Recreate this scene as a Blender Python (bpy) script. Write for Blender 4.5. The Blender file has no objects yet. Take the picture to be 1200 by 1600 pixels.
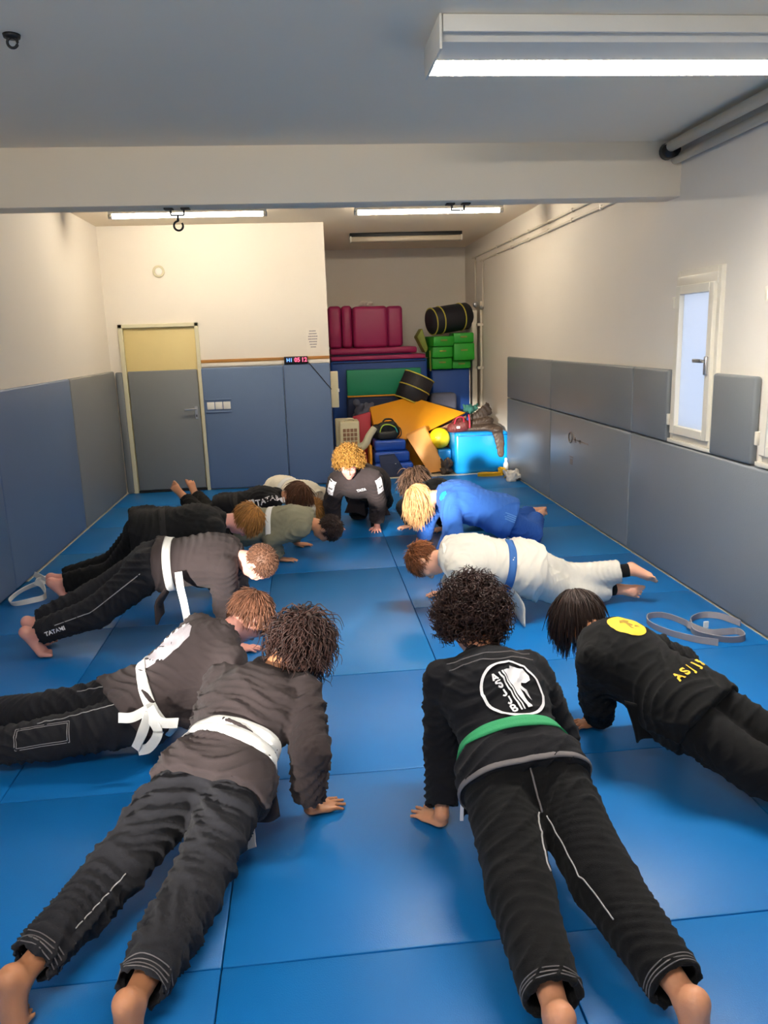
import bpy, bmesh, math, random
import numpy as np
from mathutils import Vector, Matrix
from mathutils.bvhtree import BVHTree

# ------------------------------------------------------------------ camera
scene = bpy.context.scene
COL = scene.collection
cam_data = bpy.data.cameras.new('camera')
cam_data.sensor_fit = 'VERTICAL'
cam_data.sensor_height = 24.0
cam_data.lens = 18.2199
cam_data.clip_start = 0.05
cam = bpy.data.objects.new('camera', cam_data)
COL.objects.link(cam)
YAW, PITCH, ROLL, CAM_H = 0.09452565, 0.22087664, -0.03338532, 1.81
fwd = Vector((math.sin(YAW) * math.cos(PITCH), math.cos(YAW) * math.cos(PITCH), -math.sin(PITCH)))
r0 = Vector((math.cos(YAW), -math.sin(YAW), 0)); u0 = r0.cross(fwd)
rgt = r0 * math.cos(ROLL) + u0 * math.sin(ROLL)
upv = -r0 * math.sin(ROLL) + u0 * math.cos(ROLL)
m4 = Matrix((rgt, upv, -fwd)).transposed().to_4x4()
m4.translation = Vector((0, 0, CAM_H))
cam.matrix_world = m4
scene.camera = cam

# ------------------------------------------------------------------ world, sun, exposure
world = bpy.data.worlds.new('world'); scene.world = world
world.use_nodes = True
world.node_tree.nodes['Background'].inputs[0].default_value = (0.74, 0.83, 1.0, 1)
world.node_tree.nodes['Background'].inputs[1].default_value = 2.2
sun_data = bpy.data.lights.new('low_sun', 'SUN')
sun_data.energy = 12.5
sun_data.angle = math.radians(3.0)
sun_data.color = (1.0, 0.90, 0.80)
sun = bpy.data.objects.new('low_sun', sun_data)
sun.rotation_mode = 'QUATERNION'
sun.rotation_quaternion = Vector((0.42, 1.0, -0.125)).normalized().to_track_quat('-Z', 'Y')
COL.objects.link(sun)
TUBE_FAR = 90.0
TUBE_NEAR = 215.0
scene.view_settings.view_transform = 'Standard'
scene.view_settings.look = 'None'
scene.view_settings.gamma = 1.0
scene.view_settings.use_curve_mapping = False
scene.view_settings.exposure = 0.22

# ------------------------------------------------------------------ helpers
rng = np.random.default_rng(7)

def arr(*v):
    return np.array(v, float)

def unit(v):
    v = np.asarray(v, float)
    return v / (np.linalg.norm(v) + 1e-12)

def tag(o, label=None, cat=None, group=None, kind=None):
    if label: o['label'] = label
    if cat: o['category'] = cat
    if group: o['group'] = group
    if kind: o['kind'] = kind
    return o

def empty(name, loc):
    o = bpy.data.objects.new(name, None)
    o.empty_display_size = 0.1
    o.location = loc
    COL.objects.link(o)
    return o

def link(name, me, mat=None, parent=None, smooth=False):
    o = bpy.data.objects.new(name, me)
    if mat is not None:
        me.materials.append(mat)
    if smooth and len(me.polygons):
        me.polygons.foreach_set('use_smooth', np.ones(len(me.polygons), bool))
    COL.objects.link(o)
    if parent is not None:
        o.parent = parent
    return o

def np_mesh(V, F, name='m'):
    """mesh from vertex array and one array (or a list of arrays) of equal-sided faces"""
    me = bpy.data.meshes.new(name)
    if isinstance(F, np.ndarray): F = [F]
    F = [np.asarray(f, np.int32) for f in F if len(f)]
    me.vertices.add(len(V)); me.vertices.foreach_set('co', np.asarray(V, np.float32).ravel())
    nl = sum(f.size for f in F); npoly = sum(len(f) for f in F)
    me.loops.add(nl); me.loops.foreach_set('vertex_index', np.concatenate([f.ravel() for f in F]))
    me.polygons.add(npoly)
    tot = np.concatenate([np.full(len(f), f.shape[1], np.int32) for f in F])
    st = np.concatenate([[0], np.cumsum(tot)[:-1]]).astype(np.int32)
    me.polygons.foreach_set('loop_start', st)
    me.update(calc_edges=True); me.validate()
    return me

def origin_of(parent):
    p = np.zeros(3)
    while parent is not None:
        p = p + np.array(parent.location); parent = parent.parent
    return p

def add(name, V, F, mat, parent=None, smooth=True):
    """V in world coordinates; parents are only translated"""
    V = np.asarray(V, float) - origin_of(parent)
    return link(name, np_mesh(V, F, name), mat, parent, smooth)

def bm_box(bm, lo, hi, bev=0.0, seg=2, rot=None, piv=None):
    lo = Vector(lo); hi = Vector(hi)
    r = bmesh.ops.create_cube(bm, size=1.0)
    vs = r['verts']; c = (lo + hi) / 2; d = hi - lo
    for v in vs: v.co = Vector((v.co.x * d.x, v.co.y * d.y, v.co.z * d.z)) + c
    if bev > 0:
        es = list({e for v in vs for e in v.link_edges})
        rb = bmesh.ops.bevel(bm, geom=es, offset=min(bev, min(d) * 0.49), segments=seg, profile=0.5, affect='EDGES')
        vs = list({v for f in rb['faces'] for v in f.verts} | {v for v in vs if v.is_valid})
    if rot is not None:
        p = Vector(piv) if piv is not None else c
        for v in vs: v.co = rot @ (v.co - p) + p
    return vs

def bm_obj(name, bm, mat, parent=None, smooth=False):
    off = Vector(origin_of(parent))
    if off.length > 0:
        for v in bm.verts: v.co -= off
    bmesh.ops.recalc_face_normals(bm, faces=bm.faces[:])
    me = bpy.data.meshes.new(name); bm.to_mesh(me); bm.free()
    o = link(name, me, mat, parent, False)
    if smooth:
        me.polygons.foreach_set('use_smooth', np.ones(len(me.polygons), bool))
        try: me.set_sharp_from_angle(angle=math.radians(40))
        except Exception: pass
    return o

def box(name, lo, hi, mat, parent=None, bev=0.0, seg=2, rot=None, piv=None):
    bm = bmesh.new(); bm_box(bm, lo, hi, bev, seg, rot, piv)
    return bm_obj(name, bm, mat, parent, smooth=bev > 0)

def boxes(name, lst, mat, parent=None, bev=0.0):
    bm = bmesh.new()
    for lo, hi in lst: bm_box(bm, lo, hi, bev, 1)
    return bm_obj(name, bm, mat, parent, smooth=bev > 0)

def prism(name, pts, thick, mat, parent=None, bev=0.0):
    """3D polygon pts extruded by the vector thick"""
    bm = bmesh.new(); t = Vector(thick)
    a = [bm.verts.new(Vector(p)) for p in pts]; b = [bm.verts.new(Vector(p) + t) for p in pts]
    n = len(pts)
    bm.faces.new(a); bm.faces.new(b[::-1])
    for i in range(n): bm.faces.new((a[i], b[i], b[(i + 1) % n], a[(i + 1) % n]))
    if bev > 0: bmesh.ops.bevel(bm, geom=bm.edges[:], offset=bev, segments=2, profile=0.5, affect='EDGES')
    return bm_obj(name, bm, mat, parent, smooth=bev > 0)

def smooth_path(P, n):
    """Catmull-Rom through P, n samples"""
    P = np.asarray(P, float)
    Q = np.vstack([2 * P[0] - P[1], P, 2 * P[-1] - P[-2]])
    t = np.linspace(0, len(P) - 1 - 1e-9, n); i = t.astype(int); u = (t - i)[:, None]
    a, b, c, d = Q[i], Q[i + 1], Q[i + 2], Q[i + 3]
    return 0.5 * (2 * b + (c - a) * u + (2 * a - 5 * b + 4 * c - d) * u ** 2 + (3 * b - a - 3 * c + d) * u ** 3)

def frames(P, ref=None):
    T = np.gradient(P, axis=0); T /= np.linalg.norm(T, axis=1)[:, None] + 1e-9
    if ref is None: ref = np.tile(arr(0.13, 0.21, 0.97), (len(P), 1))
    ref = np.broadcast_to(np.asarray(ref, float), P.shape)
    A = ref - T * (ref * T).sum(1)[:, None]; A /= np.linalg.norm(A, axis=1)[:, None] + 1e-9
    return T, A, np.cross(T, A)

def tube_vf(P, r, sides=8, ref=None, flat=1.0, closed=False):
    P = np.asarray(P, float); n = len(P)
    r = np.broadcast_to(np.asarray(r, float), (n,))
    T, A, Bn = frames(P, ref)
    th = np.linspace(0, 2 * np.pi, sides, endpoint=False)
    V = P[:, None] + r[:, None, None] * (np.cos(th)[None, :, None] * A[:, None] + flat * np.sin(th)[None, :, None] * Bn[:, None])
    V = V.reshape(-1, 3); F = []
    i = np.arange(n if closed else n - 1)[:, None] * sides; j = np.arange(sides)[None]
    i2 = ((np.arange(n if closed else n - 1) + 1) % n)[:, None] * sides
    F = np.stack([i + j, i + (j + 1) % sides, i2 + (j + 1) % sides, i2 + j], -1).reshape(-1, 4)
    if not closed:
        V = np.vstack([V, P[0], P[-1]])
        c0, c1 = n * sides, n * sides + 1
        k = np.arange(sides)
        T1 = np.stack([np.full(sides, c0), (k + 1) % sides, k], -1)
        T2 = np.stack([np.full(sides, c1), (n - 1) * sides + k, (n - 1) * sides + (k + 1) % sides], -1)
        return V, [F, np.vstack([T1, T2])]
    return V, [F]

def tube(name, P, r, mat, parent=None, sides=8, ref=None, flat=1.0, closed=False):
    V, F = tube_vf(P, r, sides, ref, flat, closed)
    return add(name, V, F, mat, parent)

def ribbon_vf(P, wdir, width, thick):
    """flat band along P; wdir = direction(s) across the band"""
    P = np.asarray(P, float); n = len(P)
    T, W, N = frames(P, wdir)
    w = np.broadcast_to(np.asarray(width, float), (n,))[:, None] / 2; h = thick / 2
    rows = np.stack([P - W * w - N * h, P + W * w - N * h, P + W * w + N * h, P - W * w + N * h], 1)
    V = rows.reshape(-1, 3)
    i = np.arange(n - 1)[:, None] * 4; j = np.arange(4)[None]
    F = np.stack([i + j, i + 4 + j, i + 4 + (j + 1) % 4, i + (j + 1) % 4], -1).reshape(-1, 4)
    e = np.array([[0, 1, 2, 3], [4 * n - 1, 4 * n - 2, 4 * n - 3, 4 * n - 4]])
    return V, np.vstack([F, e])

def ribbon(name, P, wdir, width, thick, mat, parent=None):
    V, F = ribbon_vf(P, wdir, width, thick)
    o = add(name, V, F, mat, parent, smooth=True)
    try: o.data.set_sharp_from_angle(angle=math.radians(50))
    except Exception: pass
    return o

def sheet(name, G, thick, mat, parent=None):
    """grid of points G[n,m,3] as a thin closed cloth shell"""
    G = np.asarray(G, float); n, m = G.shape[:2]
    du = np.gradient(G, axis=0); dv = np.gradient(G, axis=1)
    N = np.cross(du, dv); N /= np.linalg.norm(N, axis=2)[..., None] + 1e-9
    V = np.vstack([(G + N * thick / 2).reshape(-1, 3), (G - N * thick / 2).reshape(-1, 3)])
    idx = np.arange(n * m).reshape(n, m)
    q = np.stack([idx[:-1, :-1], idx[1:, :-1], idx[1:, 1:], idx[:-1, 1:]], -1).reshape(-1, 4)
    rim = np.concatenate([idx[0, :], idx[1:, -1], idx[-1, -2::-1], idx[-2:0:-1, 0]])
    r2 = np.roll(rim, -1); o = n * m
    F = np.vstack([q, q[:, ::-1] + o, np.stack([rim, r2, r2 + o, rim + o], -1)])
    return add(name, V, F, mat, parent)

def lathe(name, prof, mat, centre, axis=(0, 0, 1), parent=None, n=28):
    """prof: list of (radius, height along the axis)"""
    ax = unit(axis); ref = arr(1, 0, 0) if abs(ax[0]) < 0.8 else arr(0, 1, 0)
    a = unit(np.cross(ax, ref)); b = np.cross(ax, a)
    th = np.linspace(0, 2 * np.pi, n, endpoint=False)
    pr = np.array(prof, float)
    V = (np.asarray(centre, float) + pr[:, 1][:, None, None] * ax + pr[:, 0][:, None, None] * (np.cos(th)[None, :, None] * a + np.sin(th)[None, :, None] * b)).reshape(-1, 3)
    k = len(pr)
    i = np.arange(k - 1)[:, None] * n; j = np.arange(n)[None]
    F = np.stack([i + j, i + (j + 1) % n, i + n + (j + 1) % n, i + n + j], -1).reshape(-1, 4)
    return add(name, V, F, mat, parent)

# ------------------------------------------------------------------ signed distance modelling
class Field:
    """solid built from blended round cones and ellipsoids, meshed with surface nets"""
    def __init__(self): self.p = []
    def cone(self, a, b, ra, rb=None, k=0.02, n=None, sq=1.0, sub=False, cap=None):
        a = np.asarray(a, float); b = np.asarray(b, float); rb = ra if rb is None else rb
        R = max(ra, rb) * max(1.0, 1.0)
        lo = np.minimum(a, b) - R - k - 0.015; hi = np.maximum(a, b) + R + k + 0.015
        nn = None if n is None else unit(n); e = 1.0 / sq - 1.0
        bv = b - a
        if nn is not None: bv = bv + nn * (bv @ nn) * e
        bb = bv @ bv + 1e-12
        def f(X, Y, Z):
            x = X - a[0]; y = Y - a[1]; z = Z - a[2]
            if nn is not None:
                d = (x * nn[0] + y * nn[1] + z * nn[2]) * e
                x = x + nn[0] * d; y = y + nn[1] * d; z = z + nn[2] * d
            h = np.clip((x * bv[0] + y * bv[1] + z * bv[2]) / bb, 0, 1)
            d = np.sqrt((x - bv[0] * h) ** 2 + (y - bv[1] * h) ** 2 + (z - bv[2] * h) ** 2) - (ra + (rb - ra) * h)
            if cap is None: return d
            c, m = cap
            return np.maximum(d, (X - c[0]) * m[0] + (Y - c[1]) * m[1] + (Z - c[2]) * m[2])
        self.p.append((f, lo, hi, k, sub)); return self
    def ell(self, c, axes, rad, k=0.015, sub=False):
        c = np.asarray(c, float); A = np.asarray(axes, float); r = np.asarray(rad, float)
        R = r.max(); lo = c - R - k - 0.015; hi = c + R + k + 0.015
        def f(X, Y, Z):
            x = X - c[0]; y = Y - c[1]; z = Z - c[2]
            q = [x * A[i][0] + y * A[i][1] + z * A[i][2] for i in range(3)]
            k0 = np.sqrt(sum((q[i] / r[i]) ** 2 for i in range(3)))
            k1 = np.sqrt(sum((q[i] / r[i] ** 2) ** 2 for i in range(3))) + 1e-6
            return k0 * (k0 - 1.0) / k1
        self.p.append((f, lo, hi, k, sub)); return self
    def half(self, c, n, k=0.004, R=0.3):
        """keep only the side of the plane that n points away from, within R of c"""
        c = np.asarray(c, float); n = unit(n)
        def f(X, Y, Z): return -((X - c[0]) * n[0] + (Y - c[1]) * n[1] + (Z - c[2]) * n[2])
        self.p.append((f, c - R, c + R, k, True)); return self
    def mesh(self, vox, floor=None):
        adds = [q for q in self.p if not q[4]]
        lo = np.min([q[1] for q in adds], 0) - 2 * vox; hi = np.max([q[2] for q in adds], 0) + 2 * vox
        N = np.ceil((hi - lo) / vox).astype(int) + 1
        D = np.full(N, 0.5, np.float32)
        ax = [(lo[i] + vox * np.arange(N[i])).astype(np.float32) for i in range(3)]
        for f, l, h, k, sub in self.p:
            i0 = np.clip(np.floor((l - lo) / vox).astype(int), 0, N - 1); i1 = np.clip(np.ceil((h - lo) / vox).astype(int) + 1, 1, N)
            sl = tuple(slice(a, b) for a, b in zip(i0, i1))
            d = f(ax[0][sl[0]][:, None, None], ax[1][sl[1]][None, :, None], ax[2][sl[2]][None, None, :]).astype(np.float32)
            a = D[sl]
            if sub:
                d = -d; w = np.maximum(k - np.abs(a - d), 0) / k; D[sl] = np.maximum(a, d) + w * w * k * 0.25
            else:
                w = np.maximum(k - np.abs(a - d), 0) / k; D[sl] = np.minimum(a, d) - w * w * k * 0.25
        return nets(D, lo, vox)

def nets(D, lo, vox):
    S = D < 0
    n = np.array(D.shape)
    c = np.zeros(n - 1, np.uint8)
    offs = [(i, j, k) for i in (0, 1) for j in (0, 1) for k in (0, 1)]
    for (i, j, k) in offs:
        c += S[i:n[0] - 1 + i, j:n[1] - 1 + j, k:n[2] - 1 + k]
    act = (c > 0) & (c < 8)
    I = np.argwhere(act)
    vid = np.full(n - 1, -1, np.int32); vid[act] = np.arange(len(I))
    val = np.stack([D[I[:, 0] + i, I[:, 1] + j, I[:, 2] + k] for (i, j, k) in offs], 1)
    O = np.array(offs, float)
    acc = np.zeros((len(I), 3)); cnt = np.zeros(len(I))
    for a in range(8):
        for b in range(a + 1, 8):
            if np.abs(O[a] - O[b]).sum() != 1: continue
            va, vb = val[:, a], val[:, b]
            m = (va < 0) != (vb < 0)
            t = np.where(m, va / np.where(m, va - vb, 1), 0)
            acc += m[:, None] * (O[a] + t[:, None] * (O[b] - O[a])); cnt += m
    V = lo + vox * (I + acc / cnt[:, None])
    F = []
    for ax_ in range(3):
        sl0 = [slice(None)] * 3; sl1 = [slice(None)] * 3
        sl0[ax_] = slice(0, -1); sl1[ax_] = slice(1, None)
        a = S[tuple(sl0)]; b = S[tuple(sl1)]
        for flip in (False, True):
            E = np.argwhere((a & ~b) if not flip else (~a & b))
            u, v = [(1, 2), (2, 0), (0, 1)][ax_]
            E = E[(E[:, u] > 0) & (E[:, v] > 0) & (E[:, u] < n[u] - 1) & (E[:, v] < n[v] - 1)]
            def cell(du, dv):
                q = E.copy(); q[:, u] -= du; q[:, v] -= dv
                return vid[q[:, 0], q[:, 1], q[:, 2]]
            f = np.stack([cell(1, 1), cell(0, 1), cell(0, 0), cell(1, 0)], -1)
            F.append(f[:, ::-1] if flip else f)
    F = np.vstack(F)
    return V, F[(F >= 0).all(1)]

def vnormals(V, F):
    A = V[F[:, 2]] - V[F[:, 0]]; B = V[F[:, 3]] - V[F[:, 1]]
    Nf = np.cross(A, B); N = np.zeros_like(V)
    for i in range(4): np.add.at(N, F[:, i], Nf)
    return N / (np.linalg.norm(N, axis=1)[:, None] + 1e-12)

def folds(V, F, segs, amp, seed):
    """cloth folds: irregular tilted rings round every limb axis. segs = [(a, b, freq, gain)]"""
    r = np.random.default_rng(seed)
    N = vnormals(V, F)
    ds = []; vals = []
    for (a, b, fr, gain) in segs:
        a = np.asarray(a, float); b = np.asarray(b, float); L = np.linalg.norm(b - a); ax = (b - a) / L
        rel = V - a; u = rel @ ax
        uc = np.clip(u, 0, L); rad = rel - uc[:, None] * ax
        d = np.linalg.norm(rad, axis=1)
        e1 = unit(np.cross(ax, arr(0.3, 0.2, 0.9))); e2 = np.cross(ax, e1)
        phi = np.arctan2(rel @ e2, rel @ e1)
        ph = r.uniform(0, 6.28, 20)
        dirs = r.normal(size=(8, 3)); dirs /= np.linalg.norm(dirs, axis=1)[:, None]
        w1 = sum(np.sin(V @ (dirs[q] * (9 + 4 * q)) + ph[q]) for q in range(4)) / 2.2
        w2 = sum(np.sin(V @ (dirs[4 + q] * (8 + 5 * q)) + ph[4 + q]) for q in range(4)) / 2.2
        val = 0
        for o, (k1, am, tl) in enumerate(((0.7, 1.0, 3.4), (1.3, 0.75, -3.0), (2.3, 0.40, 2.2))):
            arg = 2 * np.pi * fr * k1 * u + tl * np.sin(phi + ph[8 + o]) + 1.2 * np.sin(2 * phi + ph[11 + o]) + 2.4 * w1 * (1 if o % 2 else -1)
            s = np.sin(arg)
            msk = np.clip(0.5 + 0.9 * (w2 if o != 1 else -w2) + 0.35 * np.sin(phi + ph[14 + o]), 0, 1.2)
            val = val + am * (1 - np.abs(s)) ** 1.8 * msk
        ds.append(d); vals.append((val - 0.4) * gain)
    ds = np.array(ds); vals = np.array(vals)
    w = np.exp(-(ds - ds.min(0)) / 0.02); w /= w.sum(0)
    return V + N * (amp * (w * vals).sum(0))[:, None]

# ------------------------------------------------------------------ materials
def lin(h):
    h = h.lstrip('#'); out = []
    for i in (0, 2, 4):
        c = int(h[i:i + 2], 16) / 255.0
        out.append(c / 12.92 if c <= 0.04045 else ((c + 0.055) / 1.055) ** 2.4)
    return out

def mat(name, col, rough=0.6, var=0.08, vscale=6.0, bump=0.0, bscale=60.0, spec=0.5, sheen=0.0, metal=0.0, coat=0.0, island=0.0, stretch=None):
    m = bpy.data.materials.new(name); m.use_nodes = True
    nt = m.node_tree; b = nt.nodes['Principled BSDF']
    c = lin(col) if isinstance(col, str) else list(col)
    b.inputs['Roughness'].default_value = rough
    b.inputs['Specular IOR Level'].default_value = spec
    b.inputs['Metallic'].default_value = metal
    if coat: b.inputs['Coat Weight'].default_value = coat; b.inputs['Coat Roughness'].default_value = 0.25
    if sheen:
        b.inputs['Sheen Weight'].default_value = sheen; b.inputs['Sheen Roughness'].default_value = 0.6
    tc = nt.nodes.new('ShaderNodeTexCoord'); mp = nt.nodes.new('ShaderNodeMapping')
    nt.links.new(tc.outputs['Object'], mp.inputs[0])
    if stretch: mp.inputs['Scale'].default_value = stretch
    nz = nt.nodes.new('ShaderNodeTexNoise'); nz.inputs['Scale'].default_value = vscale; nz.inputs['Detail'].default_value = 4
    nt.links.new(mp.outputs[0], nz.inputs['Vector'])
    mx = nt.nodes.new('ShaderNodeMix'); mx.data_type = 'RGBA'
    mx.inputs['A'].default_value = [max(0, x * (1 - var)) for x in c] + [1]
    mx.inputs['B'].default_value = [min(1, x * (1 + var)) for x in c] + [1]
    if island:
        gi = nt.nodes.new('ShaderNodeNewGeometry')
        nt.links.new(gi.outputs['Random Per Island'], mx.inputs['Factor'])
        mx.inputs['A'].default_value = [max(0, x * (1 - island)) for x in c] + [1]
        mx.inputs['B'].default_value = [min(1, x * (1 + island)) for x in c] + [1]
    else:
        nt.links.new(nz.outputs['Fac'], mx.inputs['Factor'])
    nt.links.new(mx.outputs['Result'], b.inputs['Base Color'])
    if bump:
        n2 = nt.nodes.new('ShaderNodeTexNoise'); n2.inputs['Scale'].default_value = bscale; n2.inputs['Detail'].default_value = 3
        nt.links.new(mp.outputs[0], n2.inputs['Vector'])
        bp = nt.nodes.new('ShaderNodeBump'); bp.inputs['Strength'].default_value = bump; bp.inputs['Distance'].default_value = 0.01
        nt.links.new(n2.outputs['Fac'], bp.inputs['Height']); nt.links.new(bp.outputs[0], b.inputs['Normal'])
    return m

def emit(name, col, strength):
    m = bpy.data.materials.new(name); m.use_nodes = True; nt = m.node_tree
    nt.nodes.remove(nt.nodes['Principled BSDF'])
    e = nt.nodes.new('ShaderNodeEmission'); e.inputs[0].default_value = (*col, 1); e.inputs[1].default_value = strength
    nt.links.new(e.outputs[0], nt.nodes['Material Output'].inputs[0])
    return m

def skin(name, col):
    m = mat(name, col, 0.5, 0.06, 9, 0.12, 90, 0.4)
    b = m.node_tree.nodes['Principled BSDF']
    b.inputs['Subsurface Weight'].default_value = 0.12
    b.inputs['Subsurface Radius'].default_value = (0.012, 0.005, 0.003)
    b.inputs['Subsurface Scale'].default_value = 1.0
    return m

M = {}
M['wall'] = mat('wall_paint', '#ece5da', 0.75, 0.02, 2, 0.08, 180)
M['ceil'] = mat('ceiling_paint', '#f4e6cf', 0.85, 0.02, 1.5, 0.05, 120)
M['mat_blue'] = mat('floor_mat_vinyl', (0.005, 0.142, 0.430), 0.38, 0.07, 1.3, 0.10, 240, 0.36)
M['mat_blue2'] = mat('floor_mat_vinyl_worn', (0.010, 0.155, 0.420), 0.36, 0.09, 1.7, 0.10, 240, 0.36)
M['pad_blue'] = mat('wall_pad_blue', '#60769a', 0.42, 0.08, 1.1, 0.12, 130, 0.4)
M['pad_grey'] = mat('wall_pad_grey', '#7b7f83', 0.40, 0.07, 1.2, 0.12, 130, 0.4)
M['pad_slate'] = mat('wall_pad_slate', '#7e848b', 0.36, 0.10, 0.9, 0.12, 130, 0.45)
M['concrete'] = mat('sub_floor', '#b9b19c', 0.7, 0.1, 4, 0.1, 60)
M['door_cream'] = mat('door_cream', '#dcc98f', 0.5, 0.06, 3, 0.03, 40)
M['frame_cream'] = mat('frame_cream', '#dcd6b8', 0.5, 0.05, 5)
M['white_plastic'] = mat('white_plastic', '#eeece6', 0.35, 0.02, 5)
M['ivory'] = mat('ivory_plastic', '#e2d8b4', 0.45, 0.05, 4)
M['pvc'] = mat('window_pvc', '#e9e2d2', 0.35, 0.03, 4)
M['wood'] = mat('wood_rail', '#b07b3c', 0.5, 0.18, 3, 0.1, 30, stretch=(1, 12, 12))
M['black'] = mat('black_plastic', '#101013', 0.4, 0.1, 4)
M['metal'] = mat('brushed_metal', '#c9c9cc', 0.3, 0.05, 9, metal=1.0)
M['dark_metal'] = mat('dark_iron', '#2a2a2c', 0.5, 0.1, 8, metal=0.6)
M['pipe'] = mat('painted_pipe', '#ded5c4', 0.4, 0.04, 5)
M['paper'] = mat('paper', '#efe8dd', 0.8, 0.02, 5)
M['ink'] = mat('grey_ink', '#8d8790', 0.8, 0.1, 9)
M['edge'] = mat('pale_edge_strip', '#c6bfae', 0.6, 0.1, 4)
M['gap_shade'] = mat('painted_gap_shade', '#14161a', 0.8, 0.1, 4)  # near black that paints the shade below the door
M['stain'] = mat('worn_print', '#8b817c', 0.6, 0.2, 30)
M['magenta'] = mat('magenta_vinyl', '#a5245f', 0.45, 0.08, 2, 0.1, 60)
M['blue_crash'] = mat('blue_canvas', '#15489a', 0.5, 0.08, 3, 0.1, 60)
M['blue_bright'] = mat('sky_blue_vinyl', '#1186cf', 0.22, 0.05, 2, 0.06, 14, 0.6)
M['blue_step'] = mat('royal_blue_vinyl', '#1f4fb4', 0.35, 0.07, 3, 0.1, 40)
M['navy'] = mat('navy_fabric', '#16264a', 0.7, 0.12, 5, 0.1, 90)
M['green_mat'] = mat('teal_green_vinyl', '#0d8a66', 0.5, 0.05, 3)
M['green_block'] = mat('green_foam', '#1d9a24', 0.45, 0.1, 4, 0.08, 50)
M['green_dark'] = mat('olive_strap', '#7f8a35', 0.6, 0.15, 5)
M['orange'] = mat('orange_vinyl', '#e79a14', 0.5, 0.06, 2.5, 0.1, 40)
M['peach'] = mat('pale_orange_foam', '#eda757', 0.45, 0.05, 3, 0.06, 40)
M['tan'] = mat('tan_side', '#9a7258', 0.7, 0.1, 6)
M['yellow'] = mat('yellow_rubber', '#f2d21c', 0.4, 0.04, 3)
M['yellow_cloth'] = mat('yellow_cotton', '#eab616', 0.8, 0.08, 9, 0.2, 150)
M['bag'] = mat('navy_black_nylon', '#1a1a24', 0.6, 0.15, 6, 0.15, 90)
M['piping'] = mat('yellow_piping', '#c3b54a', 0.6, 0.1, 9)
M['red'] = mat('red_vinyl', '#c22f45', 0.5, 0.1, 4)
M['greycloth'] = mat('grey_blue_cloth', '#5b5f74', 0.85, 0.15, 7, 0.3, 30)
M['brown_cloth'] = mat('dark_brown_nylon', '#4a3c33', 0.55, 0.15, 8, 0.25, 40)
M['teal_cloth'] = mat('teal_cloth', '#3f7f74', 0.85, 0.1, 8, 0.2, 60)
M['maroon'] = mat('maroon_bag', '#5e2422', 0.6, 0.2, 9, 0.2, 50)
M['white_cloth'] = mat('white_cotton', '#e8e4de', 0.85, 0.05, 8, 0.25, 160)
M['grey_cotton'] = mat('grey_cotton', '#8e8b92', 0.85, 0.08, 8, 0.2, 200)
M['black_pack'] = mat('black_nylon', '#17181a', 0.5, 0.15, 8, 0.15, 60)
M['lime'] = mat('lime_piping', '#b7d84a', 0.5, 0.1, 9)
M['cyan'] = mat('cyan_piping', '#4fc7c9', 0.5, 0.1, 9)
M['tube_far'] = emit('warm_tube', (1.0, 0.87, 0.68), TUBE_FAR)
M['tube_near'] = emit('near_tube', (1.0, 0.93, 0.82), TUBE_NEAR)
M['fixture'] = mat('fixture_enamel', '#d9d5cb', 0.5, 0.03, 5)
M['fixture_off'] = mat('fixture_diffuser', '#bdb09a', 0.4, 0.05, 5)
M['led_blue'] = emit('blue_led', (0.12, 0.30, 1.0), 3.0)
M['led_red'] = emit('red_led', (1.0, 0.08, 0.16), 3.0)

def glass_mat():
    m = bpy.data.materials.new('frosted_pane'); m.use_nodes = True; nt = m.node_tree
    b = nt.nodes['Principled BSDF']; nt.nodes.remove(b)
    tr = nt.nodes.new('ShaderNodeBsdfTranslucent'); tr.inputs[0].default_value = (0.84, 0.87, 0.92, 1)
    gl = nt.nodes.new('ShaderNodeBsdfGlossy'); gl.inputs['Roughness'].default_value = 0.08; gl.inputs[0].default_value = (1, 1, 1, 1)
    fr = nt.nodes.new('ShaderNodeFresnel'); fr.inputs[0].default_value = 1.5
    mx = nt.nodes.new('ShaderNodeMixShader')
    nt.links.new(fr.outputs[0], mx.inputs[0]); nt.links.new(tr.outputs[0], mx.inputs[1]); nt.links.new(gl.outputs[0], mx.inputs[2])
    nt.links.new(mx.outputs[0], nt.nodes['Material Output'].inputs[0])
    return m
def clear_mat():
    m = bpy.data.materials.new('clear_pane'); m.use_nodes = True; nt = m.node_tree
    nt.nodes.remove(nt.nodes['Principled BSDF'])
    t = nt.nodes.new('ShaderNodeBsdfTransparent'); t.inputs[0].default_value = (0.93, 0.95, 0.95, 1)
    nt.links.new(t.outputs[0], nt.nodes['Material Output'].inputs[0])
    return m
M['pane'] = glass_mat(); M['clear'] = clear_mat()

# ------------------------------------------------------------------ the room
XL, XR, YN, YD, YA, XA = -2.33, 2.67, -3.2, 9.86, 12.9, 0.32
ZC, ZF, TH = 3.06, 3.18, 0.16
def struct(o): o['kind'] = 'structure'; return o

floor = struct(box('floor', (XL - TH, YN - TH, -0.12), (XR + TH, YA + TH, -0.045), M['concrete']))
struct(box('floor_alcove', (XA, 10.07, -0.045), (XR, YA, -0.012), M['concrete'])).name = 'floor_alcove'
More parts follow.
